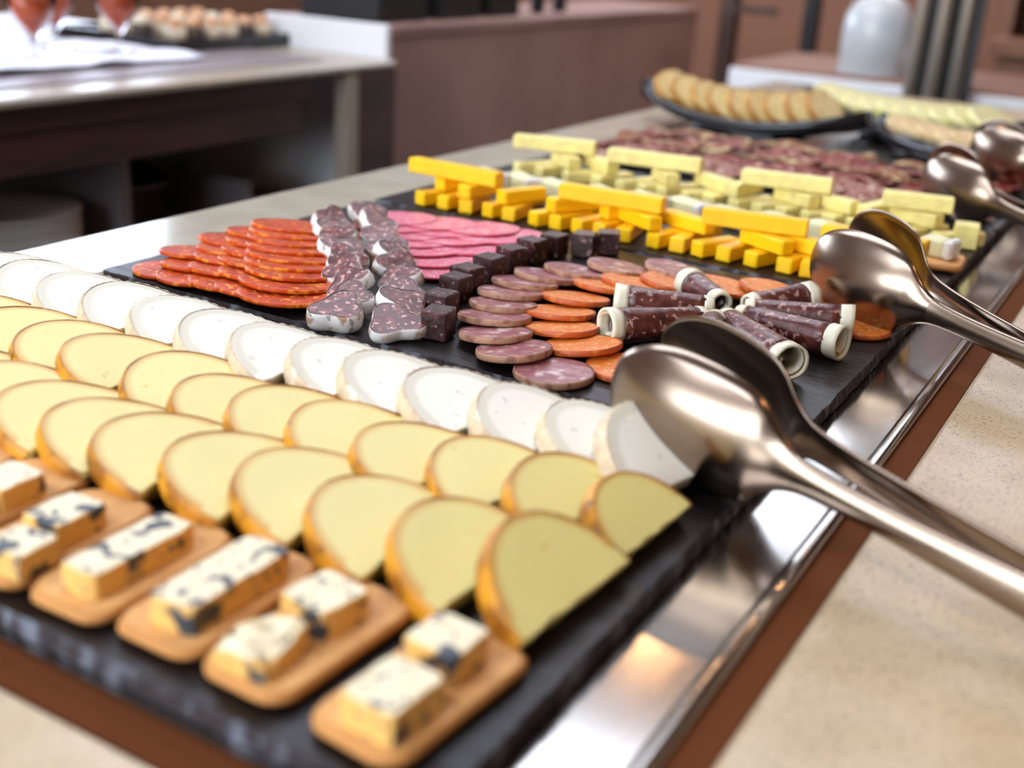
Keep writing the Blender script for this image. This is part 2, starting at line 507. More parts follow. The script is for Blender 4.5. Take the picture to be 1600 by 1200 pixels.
for i, (x, y, w) in enumerate([(-0.5, 2.85, 'between the two long light panels'), (0.5, 2.9, 'right of the gap between the long light panels'), (1.6, 0.2, 'over the stone worktop'), (1.7, 1.8, 'over the far right end of the worktop'), (-2.2, 2.8, 'over the drinks counter')]):
    t = thing('ceiling_spot', 'warm round ceiling spotlight ' + w, 'spotlight', (x, y, ZC - 0.02), group='ceiling spotlights')
    if spot_me is None:
        o = add_mesh('lamp_disc', V, F, 'spot_glow', t, smooth=False); spot_me = o.data
        v2, f2 = lathe_vf([(0.058, -0.004), (0.075, -0.004), (0.075, 0.02), (0.058, 0.02), (0.058, -0.004)], 20)
        ring_me = add_mesh('trim_ring', v2, f2, 'frame_white', t).data
    else:
        add_obj('lamp_disc', spot_me, t); add_obj('trim_ring', ring_me, t)

# ------------------------------------------------------------------ buffet counter
ZS = -0.0105          # steel plate level under the slates
counter = thing('buffet_counter', 'long pale stone buffet counter with a sunk steel display plate', 'counter', (0.25, 0.9, ZF))
def cpart(o):
    o.location = Vector(o.location) - Vector((0.25, 0.9, ZF))
    return o
o = box('stone_top', 0.574, 1.35, -1.2, 2.15, -0.045, -0.0115, 'stone', counter, bev=0.003); cpart(o)
o = box('stone_ledge', -0.101, -0.008, -1.2, 2.15, -0.045, -0.006, 'ledge_stone', counter, bev=0.003); cpart(o)
o = box('stone_end', -0.008, 0.574, 1.955, 2.15, -0.045, -0.0085, 'stone', counter, bev=0.003); cpart(o)
o = box('stone_end', -0.008, 0.574, -1.2, -0.0195, -0.045, -0.0115, 'stone', counter, bev=0.003); cpart(o)
o = box('wood_trim', -0.0075, 0.5738, -0.0193, -0.0022, -0.04, -0.0135, 'brown_trim', counter); cpart(o)
o = box('steel_plate', -0.0075, 0.5515, -0.002, 1.9545, -0.03, ZS, 'steel', counter); cpart(o)
# rolled outer lip of the steel plate
V, F = [], []
sec = [(0.5512, ZS - 0.001), (0.5512, ZS + 0.0004), (0.5535, ZS + 0.0016), (0.5565, ZS + 0.0016), (0.5590, ZS + 0.0002), (0.5598, ZS - 0.004), (0.5598, -0.02)]
for y in (-0.002, 1.9545):
    V += [(x, y, z) for x, z in sec]
n = len(sec)
F = [(k, k + 1, n + k + 1, n + k) for k in range(n - 1)]
o = add_mesh('steel_lip', V, F, 'steel', counter); cpart(o)
o = box('wood_trim', 0.5600, 0.5738, -0.002, 1.9545, -0.04, -0.0135, 'brown_trim', counter); cpart(o)
o = box('side_panel', -0.085, -0.06, -1.15, 2.1, ZF, -0.0455, 'dark_wood', counter); cpart(o)
o = box('side_panel', 1.3, 1.325, -1.15, 2.1, ZF, -0.0455, 'dark_wood', counter); cpart(o)
o = box('end_panel', -0.06, 1.3, 2.07, 2.1, ZF, -0.0455, 'dark_wood', counter); cpart(o)
o = box('end_panel', -0.06, 1.3, -1.15, -1.12, ZF, -0.0455, 'dark_wood', counter); cpart(o)

# ------------------------------------------------------------------ slate boards
SW, SD, ST = 0.517, 0.3215, 0.0100
def slate_board(y0, label, seed):
    t = thing('slate_board', label, 'slate board', (0, y0, -ST), group='black slate boards in a row')
    rr = random.Random(seed)
    pts = []
    def seg(a, b, n):
        for k in range(n):
            f = k / n
            pts.append((a[0] + (b[0] - a[0]) * f, a[1] + (b[1] - a[1]) * f))
    c = 0.004
    seg((c, 0), (SW - c, 0), 130); seg((SW - c, 0), (SW, c), 2); seg((SW, c), (SW, SD - c), 80); seg((SW, SD - c), (SW - c, SD), 2)
    seg((SW - c, SD), (c, SD), 130); seg((c, SD), (0, SD - c), 2); seg((0, SD - c), (0, c), 80); seg((0, c), (c, 0), 2)
    n = len(pts); cx, cy = SW / 2, SD / 2
    def row(inset, z, amp):
        out = []
        for x, y in pts:
            j = amp * mnoise.noise((x * 160, y * 160, seed * 3.7 + z * 900)) + amp * 0.7 * rr.uniform(-1, 1)
            dx = 1 if x < 1e-6 else (-1 if x > SW - 1e-6 else 0)
            dy = 1 if y < 1e-6 else (-1 if y > SD - 1e-6 else 0)
            out.append((x + dx * (inset + j), y + dy * (inset + j), z))
        return out
    top_rows = [row(0.0012, ST, 0.0006)]
    side = [row(0.0012, ST, 0.0)] 
    side = [top_rows[0], row(0.0004, ST * 0.72, 0.0007), row(0.0, ST * 0.4, 0.0007), row(0.001, 0.0003, 0.0007)]
    V = list(top_rows[0]) + [(cx, cy, ST)]
    F = [(k, (k + 1) % n, n) for k in range(n)]
    add_mesh('slate_face', V, F, 'slate', t, smooth=False)
    V = [p for r in side for p in r]; F = []
    for a in range(len(side) - 1):
        for k in range(n):
            k2 = (k + 1) % n
            F.append((a * n + k, (a + 1) * n + k, (a + 1) * n + k2, a * n + k2))
    V.append((cx, cy, 0.0003)); b = (len(side) - 1) * n
    F += [(b + (k + 1) % n, b + k, len(V) - 1) for k in range(n)]
    add_mesh('chipped_edge', V, F, 'slate_edge', t, smooth=False)
    return t
slate_board(0.0, 'black slate board carrying the crackers, yellow half-moons and white goat cheese', 1)
slate_board(0.330, 'black slate board carrying the sausages and the star of rolls', 2)
slate_board(0.660, 'black slate board carrying the orange and pale cheese sticks', 3)
slate_board(0.990, 'black slate board carrying the cured ham, before the bread dishes', 4)

# ------------------------------------------------------------------ crackers with blue cheese
def cracker(x, y, yaw, hx, hy, label, group='crackers with blue cheese on the near slate'):
    pts = []
    r = 0.011
    for (sx, sy, a0) in ((1, 1, 0), (-1, 1, 90), (-1, -1, 180), (1, -1, 270)):
        for k in range(7):
            a = rad(a0 + 15 * k)
            pts.append((sx * (hx - r) + r * math.cos(a), sy * (hy - r) + r * math.sin(a)))
    sd = x * 91
    V, F, rim = slab(pts, 0.0056, 0.0022, insets=(0.9, 0.75, 0.5, 0.25), lift=lambda u, v: 0.0007 * mnoise.noise((u * 60 + sd, v * 60, 0)) + 0.0004)
    o = add_mesh('cracker', V, F, 'cracker', rim=rim, loc=(x, y, 0.0008), rot=(0, 0, rad(yaw)))
    return tag(o, label, 'cracker', group)
CR = [(0.4825, 0.046, -5, 'nearest the steel rim'), (0.4315, 0.049, -3, 'second from the steel rim, under crumbled cheese'), (0.3865, 0.050, 2, 'third from the steel rim'),
      (0.3435, 0.047, 2, 'fourth from the steel rim'), (0.3000, 0.045, 3, 'fifth from the steel rim'), (0.2545, 0.050, 2, 'sixth from the steel rim'), (0.2090, 0.049, 2, 'farthest left, mostly cut by the photo edge')]
for x, y, yaw, w in CR:
    cracker(x, y, yaw, 0.0205, 0.0400, 'oblong golden cracker on the near slate, ' + w)
def blue_piece(corners, h, label, crumble=0.0, seed=0):
    """block of blue cheese standing on four ground corners given counter-clockwise"""
    cx = sum(c[0] for c in corners) / 4; cy = sum(c[1] for c in corners) / 4
    pts = []
    for k in range(4):
        a, b = corners[k], corners[(k + 1) % 4]
        n = 6
        for j in range(n):
            f = j / n
            pts.append((a[0] + (b[0] - a[0]) * f - cx, a[1] + (b[1] - a[1]) * f - cy))
    rr = random.Random(seed)
    pts = [(x * (1 + rr.uniform(-0.02, 0.02) - (0.05 if i % 6 == 0 else 0)), y * (1 + rr.uniform(-0.02, 0.02) - (0.05 if i % 6 == 0 else 0))) for i, (x, y) in enumerate(pts)]
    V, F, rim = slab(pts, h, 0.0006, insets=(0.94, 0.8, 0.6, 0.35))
    V2 = []
    for x, y, z in V:
        d = Vector((x * 150 + seed, y * 150, z * 150))
        a = 0.0005 + crumble * 0.004
        nz = mnoise.noise_vector(d)
        if z > 0.3 * h:
            V2.append((x + nz.x * a, y + nz.y * a, z + nz.z * a * 1.2 - crumble * 0.006 * (0.5 + mnoise.noise((x * 60 + seed, y * 60, 3)))))
        else:
            V2.append((x, y, z))
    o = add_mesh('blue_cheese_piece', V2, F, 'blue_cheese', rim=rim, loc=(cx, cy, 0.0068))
    o.data.polygons.foreach_set('use_smooth', [False] * len(o.data.polygons))
    return tag(o, label, 'blue cheese', 'blue cheese pieces on crackers')
def quad(x0, x1, y0, y1, yaw=0):
    cx, cy = (x0 + x1) / 2, (y0 + y1) / 2
    c, s = math.cos(rad(yaw)), math.sin(rad(yaw))
    return [(cx + (x - cx) * c - (y - cy) * s, cy + (x - cx) * s + (y - cy) * c) for x, y in ((x0, y0), (x1, y0), (x1, y1), (x0, y1))]
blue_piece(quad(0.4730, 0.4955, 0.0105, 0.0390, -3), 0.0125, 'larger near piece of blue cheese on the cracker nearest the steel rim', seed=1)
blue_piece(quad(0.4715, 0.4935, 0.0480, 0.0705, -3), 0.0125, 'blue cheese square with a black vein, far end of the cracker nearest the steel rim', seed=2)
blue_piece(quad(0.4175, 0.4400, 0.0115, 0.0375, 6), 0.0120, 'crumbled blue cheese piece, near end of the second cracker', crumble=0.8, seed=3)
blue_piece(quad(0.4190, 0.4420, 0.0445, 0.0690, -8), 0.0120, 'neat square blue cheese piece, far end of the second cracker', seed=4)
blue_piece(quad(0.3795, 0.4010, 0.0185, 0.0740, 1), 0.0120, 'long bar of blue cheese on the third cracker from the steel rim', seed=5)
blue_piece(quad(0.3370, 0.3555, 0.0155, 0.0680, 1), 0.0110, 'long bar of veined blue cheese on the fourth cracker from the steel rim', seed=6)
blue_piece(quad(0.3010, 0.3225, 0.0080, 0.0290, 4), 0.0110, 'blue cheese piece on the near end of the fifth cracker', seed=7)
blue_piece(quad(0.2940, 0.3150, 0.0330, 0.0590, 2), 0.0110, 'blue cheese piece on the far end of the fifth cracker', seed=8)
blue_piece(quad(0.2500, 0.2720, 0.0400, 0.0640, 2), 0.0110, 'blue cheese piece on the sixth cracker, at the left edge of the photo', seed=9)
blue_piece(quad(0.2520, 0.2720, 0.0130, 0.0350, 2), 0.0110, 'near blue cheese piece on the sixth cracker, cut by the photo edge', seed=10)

# ------------------------------------------------------------------ smoked cheese half-moons
def half_slice(name, x, y, r, depth, t, tilt, yaw, mats, label, cat, group, seed, ripple=0.0, z=0.0, holes=False):
    th = thing(name, label, cat, (x, y, z + 0.0004), (0, rad(tilt), rad(yaw)), group)
    out, arc = half_moon(r, depth, 44 if ripple else 30, 0.012, seed)
    sd = seed * 1.37
    V, F, rim = slab(out, t, 0.0006, insets=(0.95, 0.88, 0.78, 0.6, 0.3), centre=(-r * depth * 0.40, 0),
                     lift=lambda u, v: 0.0005 * mnoise.noise((u * 45 + sd, v * 45, 0)))
    # only the arc counts as rim, the straight cut shows plain paste
    rim = [rv * min(1.0, max(0.0, -V[i][0] / (r * 0.22))) if V[i][0] > -r * 0.22 else rv for i, rv in enumerate(rim)]
    add_mesh('paste', V, F, mats[0], th, rim=rim)
    V, F = band(arc, t, 0.0007, 0.0005, ripple, closed=False, bulge=0.0009)
    add_mesh('rind', V, F, mats[1], th)
    return th
def rowname(k, n):
    return 'the rightmost' if k == 0 else ORD[k] + ' from the right'
A = [(0.4975, 0.1215, 0.0385, 32, -5, 1.08), (0.4620, 0.1190, 0.0385, 21, -2, 1.16), (0.4210, 0.1215, 0.0395, 16, 5, 1.16), (0.3775, 0.1265, 0.0405, 14.5, 8, 1.15),
     (0.3395, 0.1235, 0.0400, 14, 12, 1.17), (0.2970, 0.1205, 0.0385, 14, 11, 1.2), (0.2630, 0.1185, 0.0380, 14, 10, 1.19), (0.2270, 0.1195, 0.0380, 14, 8, 1.19), (0.1860, 0.1200, 0.0385, 14, 6, 1.19), (0.1460, 0.1200, 0.0385, 14, 6, 1.19)]
for k, (x, y, r, ti, ya, de) in enumerate(A):
    half_slice('smoked_cheese_slice', x, y, r, de, 0.0112 if k == 0 else 0.0100, ti, ya, ('smoked_paste', 'smoked_rind'),
               'yellow half-moon cheese slice with brown rind, front row, ' + rowname(k, len(A)), 'cheese slice', 'smoked cheese slices, front row', 20 + k)
B = [(0.4990, 0.1900, 0.0325, 33, -4, 1.00), (0.4690, 0.1870, 0.0365, 23, -6, 1.05), (0.4330, 0.1865, 0.0370, 16, -4, 1.15), (0.3945, 0.1835, 0.0370, 14.5, 4, 1.17), (0.3545, 0.1845, 0.0374, 14, 1, 1.19),
     (0.3200, 0.1830, 0.0390, 14, 8, 1.19), (0.2840, 0.1780, 0.0370, 14, 8, 1.2), (0.2460, 0.1835, 0.0390, 14, -2, 1.21), (0.1960, 0.1865, 0.0375, 15, 9, 1.25), (0.1560, 0.1860, 0.0375, 14, 5, 1.2), (0.1150, 0.1860, 0.0375, 14, 5, 1.2), (0.0740, 0.1860, 0.0375, 14, 5, 1.2)]
for k, (x, y, r, ti, ya, de) in enumerate(B):
    half_slice('smoked_cheese_slice', x, y, r, de, 0.0112 if k < 2 else 0.0100, ti, ya, ('smoked_paste', 'smoked_rind'),
               'yellow half-moon cheese slice with brown rind, back row, ' + rowname(k, len(B)), 'cheese slice', 'smoked cheese slices, back row', 50 + k)
# ------------------------------------------------------------------ goat cheese half-moons
for k in range(13):
    x = 0.421 - 0.0405 * (k - 2) + (-0.013 if k == 0 else 0) + (0.010 if k == 12 else 0)
    half_slice('goat_cheese_slice', x + jit(0.002), 0.2480 + jit(0.002) - (0.002 if k == 0 else 0), 0.0365 + jit(0.001), 1.3, 0.0125, 34 if k == 0 else (20 if k < 3 else 17), (-12 if k == 0 else jit(4)),
               ('goat_paste', 'goat_rind'), 'white goat cheese slice with ridged rind, ' + rowname(k, 13), 'cheese slice', 'white goat cheese slices', 80 + k, ripple=0.0006)

# ------------------------------------------------------------------ round sausage slices
def disc_slice(name, x, y, z, r, t, tilt, tilt_dir, mats, label, cat, group, seed, ell=1.0, wob=0.03, yaw=0.0, skin=True):
    """disc whose side towards tilt_dir (degrees, world) is raised by tilt"""
    Rm = Matrix.Rotation(rad(tilt_dir), 4, 'Z') @ Matrix.Rotation(-rad(tilt), 4, 'Y') @ Matrix.Rotation(rad(yaw - tilt_dir), 4, 'Z')
    zc = z + r * max(ell, 1.0) * abs(math.sin(rad(tilt)))
    th = thing(name, label, cat, (x, y, zc), Rm.to_euler(), group)
    out = circle(r, 36, wob, seed, ell)
    sd = seed * 0.71
    V, F, rim = slab(out, t, 0.0004, insets=(0.94, 0.8, 0.55, 0.28), lift=lambda u, v: 0.0005 * mnoise.noise((u * 50 + sd, v * 50, 0)))
    add_mesh('meat', V, F, mats[0], th, rim=rim)
    if skin:
        V, F = band(out, t, 0.0004, 0.0004, 0.0, True, 0.0003)
        add_mesh('casing', V, F, mats[1], th)
    return th

# chorizo columns, right to left; in each the farther slice lies on the nearer one
CH = [('rightmost', (0.153, 0.360), (0.036, 0.500), 9, 0.0330, 0.0030), ('second', (0.122, 0.362), (0.033, 0.470), 6, 0.0290, 0.0021), ('third', (0.097, 0.360), (0.028, 0.440), 5, 0.0275, 0.0014),
      ('fourth', (0.071, 0.354), (0.029, 0.396), 3, 0.0255, 0.0007), ('leftmost', (0.037, 0.358), (0.037, 0.358), 1, 0.0235, 0.0)]
for c, (w, a, b, n, r, z0) in enumerate(CH):
    ang = math.degrees(math.atan2(a[1] - b[1], a[0] - b[0])) if n > 1 else -60
    for k in range(n):
        f = k / max(1, n - 1)
        lab = ('single orange-red chorizo slice at the tip of the chorizo fan' if n == 1 else
               'oval orange-red chorizo slice, %s column of the fan, %s from the near end' % (w, ORD[k]))
        disc_slice('chorizo_slice', a[0] + (b[0] - a[0]) * f + jit(0.002), a[1] + (b[1] - a[1]) * f + jit(0.001), z0, r + jit(0.001), 0.0023, (3.0, 6.0, 7.5)[min(k, 2)] if c < 4 else 1.0, ang - 38 + jit(4),
                   ('chorizo', 'chorizo_skin'), lab, 'chorizo slice', 'chorizo slices in the fan', 120 + c * 12 + k, ell=1.0, wob=0.03)

# dry sausage chunks with white skin, two tumbled lines
FU = [(0.2120, 0.3400, 14, 30, 0.0115), (0.2030, 0.3660, 22, 80, 0.010), (0.1830, 0.3920, 38, 130, 0.009), (0.1620, 0.4130, 45, 20, 0.009), (0.1420, 0.4360, 40, 70, 0.009), (0.1220, 0.4580, 48, 200, 0.009), (0.1010, 0.4800, 42, 160, 0.009), (0.0800, 0.5010, 50, 110, 0.009), (0.0580, 0.5230, 45, 50, 0.009),
      (0.2500, 0.3500, 12, 10, 0.0070), (0.2350, 0.3780, 28, 60, 0.009), (0.2200, 0.4000, 38, 160, 0.009), (0.2010, 0.4250, 44, 220, 0.009), (0.1800, 0.4480, 40, 300, 0.009), (0.1600, 0.4700, 46, 15, 0.009), (0.1380, 0.4930, 42, 95, 0.009), (0.1150, 0.5170, 48, 140, 0.009), (0.0900, 0.5420, 40, 250, 0.009), (0.0680, 0.5600, 44, 330, 0.009)]
for k, (x, y, ti, ya, t) in enumerate(FU):
    line = 'left' if k < 9 else 'right'
    i = k if k < 9 else k - 9
    lab = {0: 'dark red sausage chunk showing a tall white skin, nearest in the left line', 9: 'three-lobed dry sausage slice lying flat, nearest in the right line'}.get(k, 'white-skinned dry sausage chunk, %s line, %s from the near end' % (line, ORD[i]))
    R_ = (0.0168 if k in (0, 9) else 0.0145) + jit(0.001)
    tdir = 130 + jit(70) if k not in (0, 9) else 120
    ti = ti if k in (0, 9) else ti * 0.55 + jit(9)
    Rm = Matrix.Rotation(rad(tdir), 4, 'Z') @ Matrix.Rotation(-rad(ti), 4, 'Y') @ Matrix.Rotation(rad(ya), 4, 'Z')
    th = thing('dry_sausage_chunk', lab, 'sausage', (x, y, R_ * 0.92 * math.sin(rad(ti)) + 0.0008 + (0.0012 if k not in (0, 9) else 0)), Rm.to_euler(), 'white-skinned dry sausage chunks')
    out = circle(R_, 42, 0.12, 300 + k, 1.0, lobes=3)
    V, F, rim = slab(out, t, 0.0005, insets=(0.93, 0.75, 0.5, 0.25), lift=lambda u, v: 0.0007 * mnoise.noise((u * 90 + k, v * 90, 0)))
    add_mesh('meat', V, F, 'fuet', th, rim=rim)
    V, F = band(out, t, 0.0005, 0.00005, 0.0, True, 0.0006)
    add_mesh('skin', V, F, 'fuet_skin', th)

# pink salami slices
PK = []
for (a, b, n) in (((0.186, 0.494), (0.076, 0.596), 7), ((0.192, 0.535), (0.116, 0.602), 5), ((0.190, 0.575), (0.156, 0.608), 3), ((0.190, 0.610), (0.190, 0.610), 1), ((0.158, 0.505), (0.085, 0.575), 4)):
    PK.append((a, b, n))
wl = ['left line', 'middle line', 'right line', 'single slice at the far right corner', 'under line beside the dry sausage']
for c, (a, b, n) in enumerate(PK):
    for k in range(n):
        f = k / max(1, n - 1)
        z0 = (0.0016, 0.0030, 0.0044, 0.0060, 0.0004)[c]
        lab = 'thin round pink salami slice, ' + (wl[c] if n == 1 else '%s, %s from the near end' % (wl[c], ORD[k]))
        disc_slice('pink_salami_slice', a[0] + (b[0] - a[0]) * f, a[1] + (b[1] - a[1]) * f, z0, (0.0350 if c in (0, 4) else 0.0320) - (0.008 if c == 3 else 0) + jit(0.001), 0.0015, (1.0, 3.0, 4.2)[min(k, 2)], -45 + jit(12),
                   ('pink_salami', 'pink_salami'), lab, 'salami slice', 'pink salami slices', 340 + c * 10 + k, wob=0.03, skin=False)

# blood sausage cubes
KB = [(0.2740, 0.3640, 12, 0.0178), (0.2530, 0.3990, 4, 0.0180), (0.2380, 0.4400, -4, 0.0180), (0.2330, 0.4620, -14, 0.0190), (0.2300, 0.4980, -6, 0.0190), (0.2280, 0.5340, -16, 0.0185), (0.2280, 0.5660, -10, 0.0190), (0.2320, 0.5960, -4, 0.0180), (0.2500, 0.6150, 14, 0.0185), (0.2620, 0.6360, 26, 0.0180)]
for k, (x, y, ya, s) in enumerate(KB):
    V, F = box_vf(-s / 2, s / 2, -s / 2, s / 2, 0, s * (1.08 if k == 0 else 1.0), 0.0009)
    rr = random.Random(k)
    V = [(u * (1 + 0.05 * mnoise.noise((u * 90 + k * 3, v * 90, w * 90))), v * (1 + 0.05 * mnoise.noise((u * 90, v * 90 + k * 5, w * 90))), w) for u, v, w in V]
    o = fix_normals(add_mesh('blood_sausage_cube', V, F, 'blood_sausage', smooth=False, loc=(x, y, 0.0006), rot=(0, 0, rad(ya))))
    tag(o, 'dark brown sausage cube, ' + ('nearest of the curved line' if k == 0 else 'farthest of the curved line, by the orange sticks' if k == 9 else '%s from the near end of the curved line' % ORD[k]), 'sausage cube', 'dark sausage cubes in a curved line')

# outer arc of purple salami, inner arc of orange sausage
SA = [(0.3680, 0.3480), (0.3340, 0.3590), (0.3080, 0.3790), (0.2900, 0.4080), (0.2800, 0.4350), (0.2690, 0.4640), (0.2650, 0.4920), (0.2680, 0.5190), (0.2780, 0.5460), (0.2980, 0.5790), (0.3360, 0.6040)]
OR = [(0.3985, 0.3850), (0.3620, 0.3960), (0.3360, 0.4180), (0.3180, 0.4470), (0.3110, 0.4840), (0.3140, 0.5270), (0.3260, 0.5490), (0.3480, 0.5700), (0.3820, 0.5870), (0.4160, 0.6030), (0.4580, 0.5990)]
for nm, pts, mats, cat, col, r, t in (('salami_slice', SA, ('salami', 'salami_skin'), 'salami slice', 'purple marbled salami slice, outer arc', 0.0238, 0.0040),
                                      ('orange_sausage_slice', OR, ('orange_sausage', 'orange_skin'), 'sausage slice', 'orange sausage slice, inner arc', 0.0245, 0.0034)):
    for k, (x, y) in enumerate(pts):
        if k == 0:
            td, ti = 0, 0.5
        else:
            px, py = pts[k - 1]
            td = math.degrees(math.atan2(py - y, px - x)); ti = 8.5
        disc_slice(nm, x, y, 0.0006, r + jit(0.0006), t, ti, td, mats, col + ', ' + ('nearest' if k == 0 else '%s from the near end' % ORD[k]), cat, nm.replace('_', ' ') + 's in an arc', 420 + k + (30 if t < 0.0036 else 0), ell=1.0, wob=0.04)
disc_slice('orange_sausage_slice', 0.492, 0.565, 0.0006, 0.022, 0.003, 0.5, 0, ('orange_sausage', 'orange_skin'), 'flat orange sausage slice just right of the star of rolls', 'sausage slice', 'orange sausage slices in an arc', 480)

# ------------------------------------------------------------------ star of rolls
def roll(p0, p1, r0, r1, label, seed):
    """p0 outer end, p1 inner end (x, y)"""
    a = Vector((p0[0], p0[1], r0 + 0.0008)); b = Vector((p1[0], p1[1], r1 + 0.002))
    d = b - a; L = d.length
    q = d.to_track_quat('X', 'Z')
    th = thing('sausage_roll', label, 'sausage roll', a, q.to_euler(), 'rolled dark sausage slices in a star')
    n = 26
    def spiral_tube(x0, x1, ra, rb, wall, mat, name, steps=7, wobble=0.0):
        V, F = [], []
        for i in range(steps + 1):
            f = i / steps
            x = x0 + (x1 - x0) * f
            r = ra + (rb - ra) * f
            for shell in (0, 1):
                for k in range(n):
                    an = 2 * PI * k / n
                    rr = (r if shell == 0 else r - wall) * (1 + wobble * math.sin(2 * an + seed) * 0.5 + 0.02 * math.sin(5 * an + seed + i))
                    V.append((x, rr * math.cos(an), rr * math.sin(an)))
        def id(i, s, k): return i * 2 * n + s * n + k % n
        for i in range(steps):
            for k in range(n):
                F.append((id(i, 0, k), id(i + 1, 0, k), id(i + 1, 0, k + 1), id(i, 0, k + 1)))
                F.append((id(i, 1, k), id(i, 1, k + 1), id(i + 1, 1, k + 1), id(i + 1, 1, k)))
        for k in range(n):
            F.append((id(0, 0, k), id(0, 0, k + 1), id(0, 1, k + 1), id(0, 1, k)))
            F.append((id(steps, 0, k), id(steps, 1, k), id(steps, 1, k + 1), id(steps, 0, k + 1)))
        o = add_mesh(name, V, F, mat, th)
        return o
    e = 0.0085
    g = lambda x: r0 + (r1 - r0) * x / L
    spiral_tube(e, L - 0.006, g(e), g(L - 0.006), 0.0016, 'roll_meat', 'meat', 8, 0.05)
    spiral_tube(0.0, e + 0.0008, r0 * 1.02, g(e) * 1.03, 0.0017, 'roll_fat', 'fat_edge', 3, 0.05)
    spiral_tube(L - 0.007, L, g(L - 0.007) * 1.04, r1 * 0.96, 0.0022, 'roll_fat', 'fat_tip', 3, 0.1)
    # inner turn of the rolled slice
    V, F = [], []
    m = 15
    for i, x in enumerate((0.0015, e, 0.03)):
        for k in range(m):
            an = 0.6 + 4.6 * k / (m - 1)
            r = g(x) * (0.86 - 0.30 * k / (m - 1))
            V.append((x, r * math.cos(an + seed), r * math.sin(an + seed)))
    for i in range(2):
        for k in range(m - 1):
            F.append((i * m + k, i * m + k + 1, (i + 1) * m + k + 1, (i + 1) * m + k))
    o = add_mesh('inner_turn', V, F, 'roll_fat', th)
    md = o.modifiers.new('thick', 'SOLIDIFY'); md.thickness = 0.0008
    return th
ROLLS = [((0.3640, 0.4230), (0.4090, 0.4850), 'pointing to the near left, over the near orange slices'), ((0.3430, 0.4800), (0.4040, 0.5110), 'pointing left, second from the near left'), ((0.3660, 0.5580), (0.4040, 0.5280), 'short-looking, pointing away to the far left'),
         ((0.4520, 0.5820), (0.4210, 0.5330), 'pointing away, beside the tip of the middle tongs'), ((0.4930, 0.5430), (0.4230, 0.5220), 'pointing right, farther of the two right-hand rolls'), ((0.5000, 0.4930), (0.4240, 0.5080), 'pointing right, nearer of the two right-hand rolls'),
         ((0.4850, 0.4340), (0.4190, 0.4960), 'pointing at the viewer with an open hollow end'), ((0.4250, 0.4180), (0.4150, 0.4860), 'pointing near, half hidden by the near tongs')]
for k, (a, b, w) in enumerate(ROLLS):
    roll(a, b, 0.0116, 0.0088, 'dark sausage roll in the star, ' + w, k * 1.3)

# ------------------------------------------------------------------ cheese sticks
stick_cache = {}
def stick(name, x, y, z, lx, ly, lz, yaw, mat, label, cat, group, pitch=0.0):
    """stick lying with its long side along local x, base at z"""
    key = (name, round(lx, 3), round(ly, 3), round(lz, 3))
    if key not in stick_cache:
        V, F = box_vf(-lx / 2, lx / 2, -ly / 2, ly / 2, 0, lz, 0.0012)
        sd = len(stick_cache) * 2.1
        V = [(u, v + 0.0006 * mnoise.noise((u * 60 + sd, v * 40, w * 40)), w + (0.0006 * mnoise.noise((u * 60, sd, v * 40)) if w > lz / 2 else 0)) for u, v, w in V]
        o = fix_normals(add_mesh(name, V, F, mat, smooth=False))
        stick_cache[key] = o.data
    else:
        o = add_obj(name, stick_cache[key])
    o.location = (x, y, z); o.rotation_euler = (0, rad(pitch), rad(yaw))
    return tag(o, label, cat, group)
XB = [0.048, 0.073, 0.098, 0.121, 0.143, 0.168, 0.190, 0.211, 0.233, 0.257, 0.284, 0.307, 0.325, 0.348, 0.372, 0.401, 0.421, 0.445, 0.470]
GC = 'orange cheddar sticks'
for k, x in enumerate(XB):
    L = (0.046, 0.040, 0.050)[k % 3]
    yaw = 90 + (-18, -6, 10, -14, 4, -22, -12)[k % 7]
    a = rad(yaw)
    stick('cheddar_stick', x + math.cos(a) * L / 2, 0.668 + min(k, 8) * 0.0009 + L / 2 * math.sin(a), 0.0006, L, 0.0138, 0.0128, yaw, 'cheddar',
          'short orange cheese stick, bottom front row, ' + ORD[k] + ' from the left', 'cheese stick', GC)
L2 = [(0.098, 0.695, 84), (0.140, 0.700, 70), (0.192, 0.703, 62), (0.262, 0.695, -30), (0.300, 0.712, -16), (0.378, 0.694, -26), (0.408, 0.706, -12), (0.478, 0.708, -14), (0.240, 0.715, 60), (0.066, 0.708, 74)]
for k, (x, y, yaw) in enumerate(sorted(L2)):
    stick('cheddar_stick', x, y, 0.0140, 0.050, 0.0140, 0.0122, yaw, 'cheddar', 'orange cheese stick in the second layer, ' + ORD[k] + ' from the left', 'cheese stick', GC)
for k, (xa, xb, ya, yb) in enumerate([(0.024, 0.124, 0.690, 0.686), (0.186, 0.282, 0.690, 0.700), (0.322, 0.407, 0.690, 0.708), (0.420, 0.504, 0.706, 0.704)]):
    cx, cy = (xa + xb) / 2, (ya + yb) / 2
    stick('cheddar_log', cx, cy, 0.0268, math.hypot(xb - xa, yb - ya), 0.0145, 0.0135, math.degrees(math.atan2(yb - ya, xb - xa)), 'cheddar', 'long orange cheese log lying on top of the sticks, ' + ORD[k] + ' from the left', 'cheese log', GC)
for k, x in enumerate([0.06, 0.125, 0.185, 0.245, 0.305, 0.36, 0.42, 0.47]):   # rear supports under the logs
    stick('cheddar_stick', x, 0.742 + jit(0.003), 0.0006, 0.040, 0.0138, 0.0128, 80 + jit(14), 'cheddar', 'short orange cheese stick, bottom rear row, ' + ORD[k] + ' from the left', 'cheese stick', GC)

